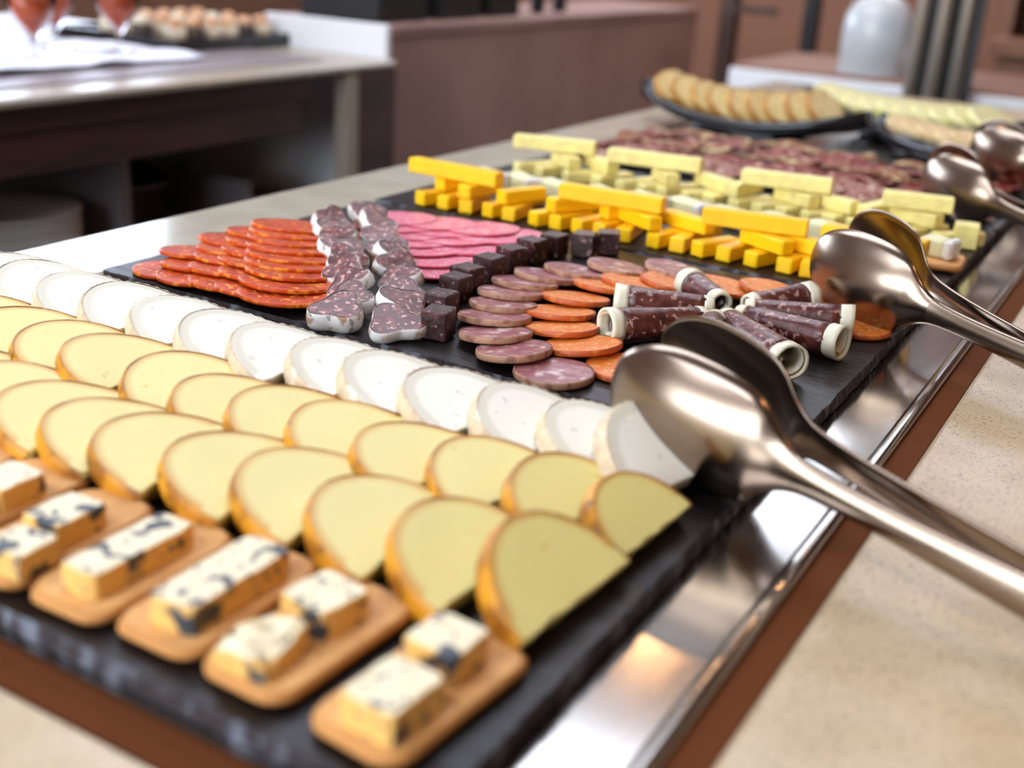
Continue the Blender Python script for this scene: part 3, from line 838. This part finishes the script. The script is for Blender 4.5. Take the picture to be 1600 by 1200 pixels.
# soft white-rind cheese fingers between the orange and the pale sticks
def brie(x, y, yaw, L, label, z=0.0008):
    t = thing('soft_cheese_finger', label, 'soft cheese', (x, y, z), (0, 0, rad(yaw)), 'soft cheese fingers with white rind')
    w, h = 0.019, 0.016
    box('paste', -L / 2, L / 2 - 0.008, -w / 2, w / 2, 0, h, 'brie_paste', t, bev=0.002)
    box('rind', L / 2 - 0.0082, L / 2, -w / 2 - 0.0004, w / 2 + 0.0004, -0.0002, h + 0.0006, 'brie_rind', t, bev=0.002)
    return t
for k, (x, y, yaw) in enumerate([(0.050, 0.792, -20), (0.088, 0.796, -30), (0.128, 0.795, -22), (0.178, 0.800, -26), (0.222, 0.806, -20), (0.262, 0.812, -26), (0.306, 0.806, -18), (0.352, 0.812, -24), (0.398, 0.815, -18), (0.440, 0.818, -20)]):
    brie(x, y, yaw, 0.044, 'soft cream cheese finger with white rind end, ' + ORD[k] + ' from the left', z=0.0008)
cracker(0.498, 0.800, 5, 0.0210, 0.0280, 'round-cornered cracker under a soft cheese finger, beyond the middle tongs', group='lone cracker')
brie(0.4960, 0.8030, -14, 0.030, 'soft cheese finger lying on the lone cracker beyond the middle tongs', z=0.0072)

GP = 'pale yellow cheese sticks'
XP = [0.036, 0.064, 0.096, 0.132, 0.160, 0.184, 0.207, 0.232, 0.258, 0.284, 0.308, 0.333, 0.357, 0.380, 0.402, 0.428, 0.455, 0.480]
for k, x in enumerate(XP):
    yaw = 90 + (-34, -26, -40, -20, -30)[k % 5]
    a = rad(yaw); L = 0.050
    stick('pale_cheese_stick', x + math.cos(a) * L / 2, 0.868 + L / 2 * math.sin(a), 0.0006, L, 0.0158, 0.0125, yaw, 'pale_cheese', 'short pale yellow cheese stick, bottom row, ' + ORD[k] + ' from the left', 'cheese stick', GP)
for k, (x, y, yaw) in enumerate([(0.084, 0.892, -40), (0.122, 0.900, -32), (0.200, 0.894, -50), (0.252, 0.900, -30), (0.285, 0.896, 78), (0.340, 0.892, -30), (0.378, 0.894, -24), (0.418, 0.896, 74), (0.455, 0.892, -20)]):
    stick('pale_cheese_stick', x, y, 0.0138, 0.050, 0.0160, 0.0130, yaw, 'pale_cheese', 'pale yellow cheese stick in the second layer, ' + ORD[k] + ' from the left', 'cheese stick', GP)
for k, (xa, xb, ya, yb) in enumerate([(0.026, 0.112, 0.880, 0.905), (0.138, 0.236, 0.884, 0.900), (0.286, 0.372, 0.882, 0.898), (0.424, 0.486, 0.884, 0.896)]):
    cx, cy = (xa + xb) / 2, (ya + yb) / 2
    stick('pale_cheese_log', cx, cy, 0.0276, math.hypot(xb - xa, yb - ya), 0.0165, 0.0140, math.degrees(math.atan2(yb - ya, xb - xa)), 'pale_cheese', 'long pale cheese log on top of the pale sticks, ' + ORD[k] + ' from the left', 'cheese log', GP)
stick('pale_cheese_cube', 0.503, 0.885, 0.0006, 0.022, 0.020, 0.022, 10, 'pale_cheese', 'pale cheese cube alone at the right end of the pale row', 'cheese cube', GP)

# ------------------------------------------------------------------ cured ham slices on the fourth slate
def ham(x, y, z, r, mat, seed, label, group):
    rr = random.Random(seed)
    out = circle(r, 22, 0.16, seed, rr.uniform(0.7, 1.1))
    k1, k2 = rr.uniform(70, 130), rr.uniform(0, 6)
    amp = rr.uniform(0.003, 0.006)
    V, F, rim = slab(out, 0.0016, 0.0004, insets=(0.9, 0.7, 0.45, 0.2), lift=lambda u, v: amp * (1 + math.sin(u * k1 + k2)) * 0.5 + 0.003 * (1 + math.sin(v * 110 + k2 * 2)) * 0.5)
    o = add_mesh('ham_slice', V, F, mat, rim=rim, loc=(x, y, z), rot=(rad(rr.uniform(-4, 4)), rad(rr.uniform(-4, 4)), rr.uniform(0, 6)))
    return tag(o, label, 'ham slice', group)
rows = [('ham_pale', 1.020, 'pale speckled thin sausage slice', 'front row'), ('ham_pale', 1.062, 'pale marbled thin sausage slice', 'second row'), ('ham_red', 1.108, 'dark red cured ham slice', 'third row'), ('ham_fat', 1.160, 'brown ham slice with yellow fat', 'fourth row'), ('ham_red', 1.205, 'crumpled red ham slice', 'fifth row'), ('ham_fat', 1.255, 'fatty brown ham slice', 'back row')]
for j, (m, y, lb, rw) in enumerate(rows):
    for k in range(13):
        ham(0.035 + k * 0.0372 + jit(0.004), y + jit(0.006), 0.0016 + 0.0012 * (k % 2) + 0.001 * (j % 2), 0.0265 + jit(0.003), m, 600 + j * 20 + k,
            '%s, %s of the ham slate, %s from the left' % (lb, rw, ORD[k]), 'cured ham slices')

# ------------------------------------------------------------------ black boat dishes with bread and slices
def boat(x, y, z, yaw, L, Wd, h, label):
    n, m = 28, 10
    V, F = [], []
    def pt(u, v, th):
        # u along -1..1, v across -1..1
        w = Wd / 2 * max(0.06, (1 - abs(u) ** 2.6)) ** 0.75
        zz = 0.010 + h * (0.20 + 0.80 * abs(u) ** 2.2) * 0.9 + h * 0.35 * (v * v) - th
        return (u * L / 2, v * w, zz)
    for th in (0.0, 0.012):
        for i in range(n + 1):
            for j in range(m + 1):
                V.append(pt(-1 + 2 * i / n, -1 + 2 * j / m, th))
    K = (n + 1) * (m + 1)
    for i in range(n):
        for j in range(m):
            a = i * (m + 1) + j
            F.append((a, a + m + 1, a + m + 2, a + 1))
            F.append((K + a, K + a + 1, K + a + m + 2, K + a + m + 1))
    edge = [j for j in range(m + 1)] + [i * (m + 1) + m for i in range(1, n + 1)] + [n * (m + 1) + j for j in range(m - 1, -1, -1)] + [i * (m + 1) for i in range(n - 1, 0, -1)]
    for a, b in zip(edge, edge[1:] + edge[:1]):
        F.append((a, b, K + b, K + a))
    t = thing('boat_dish', label, 'dish', (x, y, z), (0, 0, rad(yaw)), 'black boat-shaped dishes')
    fix_normals(add_mesh('bowl', V, F, 'black_melamine', t))
    V, F = lathe_vf([(0, 0), (0.05, 0), (0.052, 0.004), (0.06, 0.010), (0, 0.010)], 28)
    o = add_mesh('foot', V, F, 'black_melamine', t); o.scale = (1.6, 0.8, 1)
    return t
B1 = boat(0.105, 1.402, ZS + 0.0006, -9, 0.360, 0.140, 0.042, 'black boat-shaped dish holding the toasted bread slices')
B2 = boat(0.395, 1.395, ZS + 0.0006, -24, 0.260, 0.110, 0.034, 'black boat-shaped dish with beige slices, in front of the green ones')
B3 = boat(0.300, 1.570, ZS + 0.0006, -14, 0.360, 0.140, 0.040, 'black boat-shaped dish holding the pale green slices')
def bread(x, y, z, yaw, lean, r, mats, label, name, cat, group, seed, ell=1.5):
    Rm = Matrix.Rotation(rad(yaw), 4, 'Z') @ Matrix.Rotation(rad(lean), 4, 'Y')
    t = thing(name, label, cat, (x, y, z), Rm.to_euler(), group)
    out = circle(r, 28, 0.05, seed, 1.0)
    out = [(u, v * ell) for u, v in out]
    V, F, rim = slab(out, 0.008, 0.001, insets=(0.92, 0.75, 0.5, 0.25))
    add_mesh('crumb', V, F, mats[0], t, rim=rim)
    V, F = band(out, 0.008, 0.0008, 0.0006, 0.0, True, 0.0006)
    add_mesh('crust', V, F, mats[1], t)
for k in range(9):
    f = k / 8
    x = -0.020 + 0.235 * f; y = 1.420 - 0.034 * f
    bread(x, y, 0.041 - 0.012 * math.sin(f * PI), -9 + jit(3), 52 - 4 * f, 0.030, ('bread_crumb', 'bread_crust'), 'toasted bread slice leaning in the black boat dish, ' + ORD[k] + ' from the left', 'bread_slice', 'bread slice', 'toasted bread slices', 800 + k, 1.55)
for k in range(10):
    f = k / 9
    bread(0.175 + 0.235 * f, 1.600 - 0.060 * f, 0.035 - 0.008 * math.sin(f * PI), -14 + jit(3), 24, 0.034, ('melon', 'melon'), 'pale yellow-green slice in the rear boat dish, ' + ORD[k] + ' from the left', 'pale_green_slice', 'slice', 'pale green slices', 830 + k, 1.5)
for k in range(7):
    f = k / 6
    bread(0.322 + 0.140 * f, 1.428 - 0.062 * f, 0.022 + 0.006 * abs(2 * f - 1), -24 + jit(3), 18, 0.026, ('wrap', 'wrap'), 'beige slice in the middle boat dish, ' + ORD[k] + ' from the left', 'beige_slice', 'slice', 'beige slices', 850 + k, 1.3)

# ------------------------------------------------------------------ serving tongs
PROF = [  # s, half width, sag, thickness
    (0.000, 0.0050, 0.0006, 0.0012), (0.0015, 0.0100, 0.0016, 0.0012), (0.005, 0.0158, 0.0036, 0.0012), (0.012, 0.0215, 0.0066, 0.0012), (0.022, 0.0260, 0.0096, 0.0012), (0.035, 0.0290, 0.0120, 0.0012), (0.050, 0.0300, 0.0130, 0.0012),
    (0.065, 0.0295, 0.0125, 0.0012), (0.078, 0.0272, 0.0108, 0.0013), (0.087, 0.0228, 0.0082, 0.0014), (0.094, 0.0165, 0.0056, 0.0016), (0.100, 0.0120, 0.0040, 0.0018), (0.108, 0.0092, 0.0030, 0.0022), (0.120, 0.0076, 0.0026, 0.0026),
    (0.140, 0.0070, 0.0026, 0.0028), (0.170, 0.0076, 0.0028, 0.0028), (0.210, 0.0092, 0.0030, 0.0026), (0.250, 0.0108, 0.0030, 0.0024), (0.285, 0.0112, 0.0028, 0.0022), (0.300, 0.0100, 0.0024, 0.0020), (0.306, 0.0070, 0.0016, 0.0018)]
def arm(th, tip, end, outward, lean, names):
    tip, end = Vector(tip), Vector(end)
    x = (end - tip).normalized()
    up = Vector((0, 0, 1)); up = (up - x * up.dot(x)).normalized()
    y = up.cross(x)
    if y.dot(Vector(outward)) < 0:
        y = -y
    q = Matrix.Rotation(rad(lean), 3, x)
    up, y = q @ up, q @ y
    m = 13
    def section(s, w, sag, t):
        ring = []
        for k in range(m):
            u = -1 + 2 * k / (m - 1)
            ring.append(tip + x * s + up * (w * u) + y * (sag * (1 - u * u)))
        for k in range(m - 1, -1, -1):
            u = -1 + 2 * k / (m - 1)
            ring.append(tip + x * s + up * (w * u * 0.985) + y * (sag * (1 - u * u) - t))
        return ring
    # refine the profile so that the silhouette stays smooth
    fine = []
    for i in range(len(PROF) - 1):
        a, b = PROF[i], PROF[i + 1]
        p, n_ = PROF[max(0, i - 1)], PROF[min(len(PROF) - 1, i + 2)]
        for j in range(3):
            f = j / 3
            row = [a[0] + (b[0] - a[0]) * f]
            for c in (1, 2, 3):
                ma = (b[c] - p[c]) / max(1e-6, b[0] - p[0]) * (b[0] - a[0]); mb = (n_[c] - a[c]) / max(1e-6, n_[0] - a[0]) * (b[0] - a[0])
                h00, h10, h01, h11 = 2 * f ** 3 - 3 * f * f + 1, f ** 3 - 2 * f * f + f, -2 * f ** 3 + 3 * f * f, f ** 3 - f * f
                row.append(h00 * a[c] + h10 * ma + h01 * b[c] + h11 * mb)
            if row[0] < 0.1:
                row[1] *= 1.09
            elif row[0] < 0.112:
                row[1] *= 1.09 - 0.09 * (row[0] - 0.1) / 0.012
            fine.append(row)
    fine.append(list(PROF[-1]))
    rings = [section(*r) for r in fine]
    cutk = next(i for i, r in enumerate(fine) if r[0] >= 0.108)
    inv = th.matrix_basis.inverted()
    for nm, rs in ((names[0], rings[:cutk + 1]), (names[1], rings[cutk:])):
        V = [tuple(p - th.location) for r in rs for p in r]
        c = 2 * m; F = []
        for i in range(len(rs) - 1):
            for k in range(c):
                F.append((i * c + k, i * c + (k + 1) % c, (i + 1) * c + (k + 1) % c, (i + 1) * c + k))
        ncap = len(F)
        if rs[0] is rings[0]:
            F.append(tuple(range(c)))
        if rs[-1] is rings[-1]:
            F.append(tuple(range((len(rs) - 1) * c, len(rs) * c))[::-1])
        o = add_mesh(nm, V, F, 'tongs_steel', th)
        fix_normals(o)
        for pi in range(ncap, len(F)):
            o.data.polygons[pi].use_smooth = False
    return rings[-1]
def tongs(f0, f1, b0, b1, label, leans=(0, 0)):
    loc = ((f1[0] + b1[0]) / 2, (f1[1] + b1[1]) / 2, 0.0)
    th = thing('serving_tongs', label, 'tongs', loc, group='steel serving tongs')
    def ext(p, q):
        d = (Vector(q) - Vector(p)).normalized(); return Vector(p) + d * 0.306
    out = Vector(f0) - Vector(b0); out.z = 0
    arm(th, f0, f1, out, leans[0], ('spoon_bowl', 'handle'))
    arm(th, b0, b1, -out, leans[1], ('spoon_bowl', 'handle'))
    e0, e1 = ext(f0, f1), ext(b0, b1)
    # spring bend joining the two handles
    ax = ((e0 - Vector(f0)).normalized() + (e1 - Vector(b0)).normalized()).normalized()
    c = (e0 + e1) / 2; sd = (e0 - e1) / 2
    V, F = [], []
    n = 12
    for i in range(n + 1):
        a = PI * i / n
        p = c + sd * math.cos(a) + ax * (max(sd.length, 0.006) * math.sin(a)) - ax * 0.002
        for dz, k in ((-0.007, 1), (0.007, 1), (0.007, 0.86), (-0.007, 0.86)):
            q = c - ax * 0.002 + (p - c + ax * 0.002) * k
            V.append(tuple(q + Vector((0, 0, dz)) - th.location))
    for i in range(n):
        for k in range(4):
            F.append((i * 4 + k, i * 4 + (k + 1) % 4, i * 4 + 4 + (k + 1) % 4, i * 4 + 4 + k))
    fix_normals(add_mesh('spring_bend', V, F, 'tongs_steel', th))
    return th
def line(p, q, s=0.306):
    return p, q
tongs((0.4407, 0.2712, 0.0400), (0.6495, 0.2220, 0.0130), (0.4402, 0.3319, 0.0400), (0.6468, 0.2410, 0.0140), 'steel serving tongs with spoon heads nearest the viewer, over the goat cheese')
tongs((0.4409, 0.6050, 0.0370), (0.6047, 0.5250, 0.0190), (0.4465, 0.6825, 0.0400), (0.6000, 0.5480, 0.0190), 'steel serving tongs with spoon heads beyond the star of sausage rolls')
tongs((0.4292, 1.0206, 0.0370), (0.5450, 0.9350, 0.0240), (0.4190, 1.1000, 0.0370), (0.5400, 0.9750, 0.0240), 'steel serving tongs lying before the ham slate, third from the viewer')
tongs((0.4327, 1.2599, 0.0400), (0.5500, 1.1850, 0.0270), (0.4250, 1.3250, 0.0400), (0.5500, 1.2250, 0.0270), 'steel serving tongs beside the ham, fourth from the viewer')
tongs((0.4700, 1.4500, 0.0400), (0.5900, 1.3700, 0.0270), (0.4620, 1.5100, 0.0400), (0.5900, 1.4100, 0.0270), 'farthest steel serving tongs beside the boat dishes')

# ------------------------------------------------------------------ second counter behind, on the left
CX, CY = -0.69, 0.6
c2 = thing('drinks_counter', 'dark wood serving counter with stone top behind the aisle', 'counter', (CX, CY, ZF))
def c2p(name, x0, x1, y0, y1, z0, z1, mat, bev=0.0):
    o = box(name, x0, x1, y0, y1, z0, z1, mat, c2, bev); o.location = Vector((-CX, -CY, -ZF)); return o
c2p('stone_top', -1.75, -0.69, -1.2, 1.655, -0.012, 0.002, 'counter_edge', 0.004)
c2p('steel_well', -1.65, -0.765, -1.1, 1.53, -0.0118, 0.0055, 'shelf_metal', 0.002)
c2p('apron', -0.735, -0.715, -1.15, 1.40, -0.107, -0.0125, 'dark_wood')
c2p('apron_rail', -0.728, -0.708, -1.15, 1.42, -0.045, -0.0125, 'dark_wood')
c2p('corner_post', -0.725, -0.690, 1.546, 1.652, ZF, -0.0125, 'dark_wood')
c2p('post_facing', -0.725, -0.695, 1.512, 1.545, ZF, -0.0125, 'counter_edge')
c2p('rear_panel', -1.70, -1.68, -1.15, 1.60, ZF, -0.0125, 'dark_wood')
c2p('lower_shelf', -1.68, -0.74, -1.15, 1.60, -0.300, -0.278, 'shelf_metal')
c2p('divider', -1.60, -0.78, 1.045, 1.065, -0.2775, -0.110, 'shelf_metal')
c2p('divider', -1.60, -0.78, 1.33, 1.345, -0.2775, -0.200, 'shelf_metal')
c2p('end_panel', -1.68, -0.73, 1.60, 1.652, ZF, -0.0125, 'white_panel')
c2p('base_panel', -0.80, -0.78, -1.15, 1.60, ZF, -0.3005, 'dark_wood')
# plates on the lower shelf
V, F = lathe_vf([(0, 0.0), (0.060, 0.0), (0.066, 0.004), (0.110, 0.012), (0.112, 0.0135), (0.110, 0.0145), (0.064, 0.0075), (0, 0.006)], 40)
pl = None
for k in range(8):
    if pl is None:
        o = add_mesh('plate', V, F, 'plate'); pl = o.data
    else:
        o = add_obj('plate', pl)
    o.location = (-0.875 + jit(0.002), 0.900 + jit(0.002), -0.2778 + k * 0.0105)
    tag(o, 'white plate on the shelf under the far counter, ' + ('topmost of its stack' if k == 7 else 'lowest of its stack' if k == 0 else ORD[k] + ' from the bottom of its stack'), 'plate', 'stacked plates')
t = thing('serving_pan', 'dull metal pan pushed back on the shelf under the far counter', 'pan', (-1.00, 1.195, -0.2770))
V, F = lathe_vf([(0, 0), (0.10, 0), (0.11, 0.01), (0.12, 0.07), (0.128, 0.074), (0.126, 0.077), (0.116, 0.071), (0.105, 0.012), (0, 0.006)], 32)
add_mesh('pan_body', V, F, 'chrome', t)
V, F = box_vf(-0.012, 0.012, 0.115, 0.20, 0.062, 0.074, 0.003)
fix_normals(add_mesh('pan_handle', V, F, 'matt_black', t, smooth=False))

# dessert glasses, cloth, canape tray on the far counter
ZT = 0.0057
def dessert_glass(x, y, label, s=1.0):
    t = thing('dessert_glass', label, 'glass', (x, y, ZT + 0.0075), group='stemmed dessert glasses')
    t.scale = (s, s, s)
    V, F = lathe_vf([(0, 0), (0.030, 0), (0.031, 0.0015), (0.006, 0.004), (0.0035, 0.010), (0.0035, 0.024), (0.006, 0.030), (0.031, 0.066), (0.046, 0.112), (0.0448, 0.112), (0.0295, 0.067), (0.004, 0.033), (0, 0.032)], 32)
    add_mesh('glass_body', V, F, 'glass', t)
    V, F = lathe_vf([(0, 0.0335), (0.004, 0.0345), (0.0285, 0.067), (0.0372, 0.093), (0, 0.093)], 32)
    add_mesh('mousse', V, F, 'juice', t)
    V, F = lathe_vf([(0, 0.0932), (0.0373, 0.0932), (0.0420, 0.108), (0, 0.109)], 32)
    add_mesh('mousse_top', V, F, 'foam', t)
dessert_glass(-0.955, 1.045, 'orange dessert glass, nearest of the three in the middle')
dessert_glass(-1.080, 1.190, 'orange dessert glass standing just behind the nearest one')
dessert_glass(-0.975, 1.235, 'orange dessert glass on the right, beside the canape tray')
dessert_glass(-1.075, 0.990, 'orange dessert glass cut by the left edge of the photo')
def cloth(x0, x1, y0, y1, label, seed, amp):
    n = 22
    V, F = [], []
    for i in range(n + 1):
        for j in range(n + 1):
            u, v = i / n, j / n
            x, y = x0 + (x1 - x0) * u, y0 + (y1 - y0) * v
            h = amp * abs(mnoise.noise((x * 11 + seed, y * 11, seed))) + 0.0035
            V.append((x - x0, y - y0, h))
    for i in range(n):
        for j in range(n):
            a = i * (n + 1) + j
            F.append((a, a + n + 1, a + n + 2, a + 1))
    o = add_mesh('napkin', V, F, 'linen', loc=(x0, y0, ZT))
    md = o.modifiers.new('thick', 'SOLIDIFY'); md.thickness = 0.002; md.offset = 0
    return tag(o, label, 'napkin')
cloth(-1.15, -0.86, 0.82, 1.33, 'white rumpled cloth under the dessert glasses', 2, 0.012)
tr = thing('canape_tray', 'black tray of small canapes on the far counter', 'tray', (-1.12, 1.52, ZT))
V, F = lathe_vf([(0, 0.0), (0.9, 0.0), (1.0, 0.02), (1.0, 0.024), (0.97, 0.024), (0.88, 0.008), (0, 0.008)], 4)
V = [((x * 0.19 + y * 0.0) , y * 0.19, z) for x, y, z in V]
V, F = merge([box_vf(-0.155, 0.155, -0.16, 0.125, 0.0004, 0.010), box_vf(-0.165, -0.155, -0.17, 0.135, 0.0004, 0.022), box_vf(0.155, 0.165, -0.17, 0.135, 0.0004, 0.022), box_vf(-0.155, 0.155, -0.17, -0.16, 0.0004, 0.022), box_vf(-0.155, 0.155, 0.125, 0.135, 0.0004, 0.022)])
add_mesh('tray_body', V, F, 'black_melamine', tr, smooth=False)
Vc, Fc = lathe_vf([(0, 0), (0.0190, 0), (0.0205, 0.002), (0.0205, 0.026), (0.0190, 0.028), (0, 0.028)], 20)
Vd, Fd = lathe_vf([(0, 0.0281), (0.015, 0.0281), (0.016, 0.034), (0.010, 0.043), (0, 0.045)], 16)
cache = {}
rowsn = ['nearest the aisle', 'in the middle row', 'in the rear row']
for i in range(3):
    for j in range(6):
        base = ('canape_base', 'canape_dark')[(i + j) % 3 == 1]
        top = ('canape_top', 'canape_base')[(i + 2 * j) % 4 == 1]
        t = thing('canape', 'small round canape on the black tray, %s, %s from the left' % (rowsn[i], ORD[j]), 'canape', (-1.00 - i * 0.085, 1.39 + j * 0.046, ZT + 0.0105), group='canapes on the black tray')
        for nm, vf, m in (('canape_body', (Vc, Fc), base), ('topping', (Vd, Fd), top)):
            if (nm, m) not in cache:
                cache[(nm, m)] = add_mesh(nm, vf[0], vf[1], m, t).data
            else:
                add_obj(nm, cache[(nm, m)], t)
V, F = lathe_vf([(0, 0), (0.012, 0.002), (0.024, 0.014), (0.027, 0.028), (0.022, 0.043), (0.010, 0.053), (0.004, 0.058), (0, 0.059)], 24)
o = tag(add_mesh('lemon', V, F, 'lemon', loc=(-0.835, 0.835, ZT)), 'yellow lemon at the far left of the drinks counter', 'lemon')

# low partition: white end face, taupe long face
p = thing('low_partition', 'low taupe partition with a white end behind the aisle', 'partition', (-0.72, 1.66, ZF))
def pp(name, x0, x1, y0, y1, z0, z1, mat, bev=0.0):
    o = box(name, x0, x1, y0, y1, z0, z1, mat, p, bev); o.location = Vector((0.72, -1.66, -ZF)); return o
pp('core', -1.02, -0.728, 1.672, 3.22, ZF, 0.040, 'taupe_panel')
pp('long_face', -0.7278, -0.716, 1.672, 3.22, ZF, 0.040, 'taupe_panel')
pp('white_end_face', -1.02, -0.716, 1.656, 1.6718, ZF, 0.0635, 'white_panel', 0.002)
pp('top_rail', -1.02, -0.712, 1.672, 3.225, 0.0402, 0.062, 'taupe_panel', 0.002)
def black_bin(y, w, label):
    t = thing('black_box', label, 'box', (-0.86, y, 0.0625), group='black boxes on the partition')
    hw = w / 2
    box('box_body', -0.10, 0.10, -hw, hw, 0, 0.16, 'matt_black', t, 0.004)
    box('box_lid', -0.104, 0.104, -hw - 0.003, hw + 0.003, 0.1605, 0.175, 'matt_black', t, 0.003)
black_bin(1.775, 0.165, 'black box on the partition, left one')
black_bin(1.985, 0.160, 'black box on the partition, middle one')
black_bin(2.170, 0.130, 'black box on the partition, right one')
V, F = lathe_vf([(0, 0), (0.016, 0), (0.017, 0.003), (0.017, 0.09), (0.006, 0.12), (0.006, 0.15), (0, 0.15)], 18)
bm_ = None
for k, (x, y) in enumerate([(-0.80, 2.39), (-0.80, 2.50), (-0.84, 2.58)]):
    if bm_ is None:
        o = add_mesh('dark_bottle', V, F, 'matt_black'); bm_ = o.data
    else:
        o = add_obj('dark_bottle', bm_)
    o.location = (x, y, 0.0625)
    tag(o, 'thin dark bottle on the partition, ' + ORD[k] + ' from the left', 'bottle', 'dark bottles on the partition')
# door frame beyond the partition
d = thing('wooden_frame', 'brown wooden post frame at the far end of the partition', 'frame', (-0.62, 3.3, ZF))
box('post', -0.045, 0.0, -0.03, 0.03, 0, 2.4, 'dark_wood', d, loc=(0.0, 0, 0))
box('post', 0.12, 0.16, 0.27, 0.33, 0, 2.4, 'matt_black', d)
box('low_post', 0.15, 0.21, -0.03, 0.05, 0, 0.86, 'oak', d)
box('rail', -0.045, 0.12, -0.02, 0.02, 0.975, 0.995, 'dark_wood', d)

# white counter with glass drinks dispenser
w = thing('white_counter', 'white counter block behind the bread dishes', 'counter', (-0.1, 2.75, ZF))
o = box('body', -0.318, 0.42, 2.46, 2.94, ZF, -0.022, 'white_panel', w, 0.003); o.location = Vector((0.1, -2.75, -ZF))
o = box('top_slab', -0.310, 0.415, 2.470, 2.935, -0.0218, -0.012, 'wall_brown', w, 0.003); o.location = Vector((0.1, -2.75, -ZF))
g = thing('glass_jar', 'domed frosted glass jar standing on the white counter', 'jar', (-0.020, 2.58, -0.0115))
V, F = lathe_vf([(0, 0.0), (0.070, 0.0), (0.076, 0.006), (0.078, 0.09), (0.074, 0.125), (0.060, 0.152), (0.036, 0.168), (0.014, 0.174), (0.012, 0.186), (0.0, 0.188)], 40)
add_mesh('jar_body', V, F, 'frosted', g)
V, F = lathe_vf([(0, 0), (0.080, 0), (0.082, 0.004), (0.0, 0.0045)], 40)
o = add_mesh('jar_foot', V, F, 'frosted', g); o.location = (0, 0, -0.0002)
# metal columns
for k, (x, r, m) in enumerate([(0.117, 0.0125, 'column_metal'), (0.157, 0.0145, 'column_metal'), (0.198, 0.0130, 'column_metal')]):
    t = thing('metal_column', 'thin metal column rising behind the boat dishes, ' + ('left', 'middle', 'right')[k] + ' one of three', 'column', (x, 2.36 + 0.02 * k, ZF), group='thin metal columns')
    V, F = lathe_vf([(0, 0), (r, 0), (r, ZC - ZF - 0.001), (0, ZC - ZF - 0.001)], 28)
    add_mesh('shaft', V, F, m, t)
    V, F = lathe_vf([(r + 0.0005, 0), (r * 2.2, 0), (r * 2.2, 0.008), (r + 0.0005, 0.012)], 28)
    add_mesh('base_flange', V, F, m, t)
t = thing('column_backing', 'dark upright panel behind the thin metal columns', 'panel', (0.165, 2.415, ZF))
box('panel', -0.062, 0.062, 0.0, 0.02, 0, ZC - ZF - 0.001, 'matt_black', t)
box('panel_edge', -0.066, -0.0622, -0.002, 0.022, 0, ZC - ZF - 0.001, 'chrome', t)
# cabinet on the right
cb = thing('wood_cabinet', 'warm brown wooden cabinet at the far right', 'cabinet', (0.62, 3.1, ZF))
box('body', -0.44, 0.44, -0.10, 0.40, 0, 0.945, 'oak', cb)
box('top_board', -0.46, 0.46, -0.14, 0.42, 0.9455, 0.985, 'oak', cb, 0.003)
box('door', -0.42, -0.01, -0.122, -0.1005, 0.06, 0.93, 'wall_brown', cb, 0.003)
box('door', 0.01, 0.42, -0.122, -0.1005, 0.06, 0.93, 'wall_brown', cb, 0.003)
bk = thing('wall_shelf', 'brown shelf unit standing on the cabinet at the far right', 'shelf', (0.62, 3.35, ZF + 0.9855))
box('back_board', -0.44, 0.44, 0.0, 0.02, 0, 0.7, 'oak', bk)
box('shelf_board', -0.44, 0.44, -0.2, -0.0005, 0.10, 0.125, 'oak', bk)
box('upright', -0.46, -0.4405, -0.2, 0.02, 0, 0.7, 'oak', bk)
box('upright', 0.4405, 0.46, -0.2, 0.02, 0, 0.7, 'oak', bk)
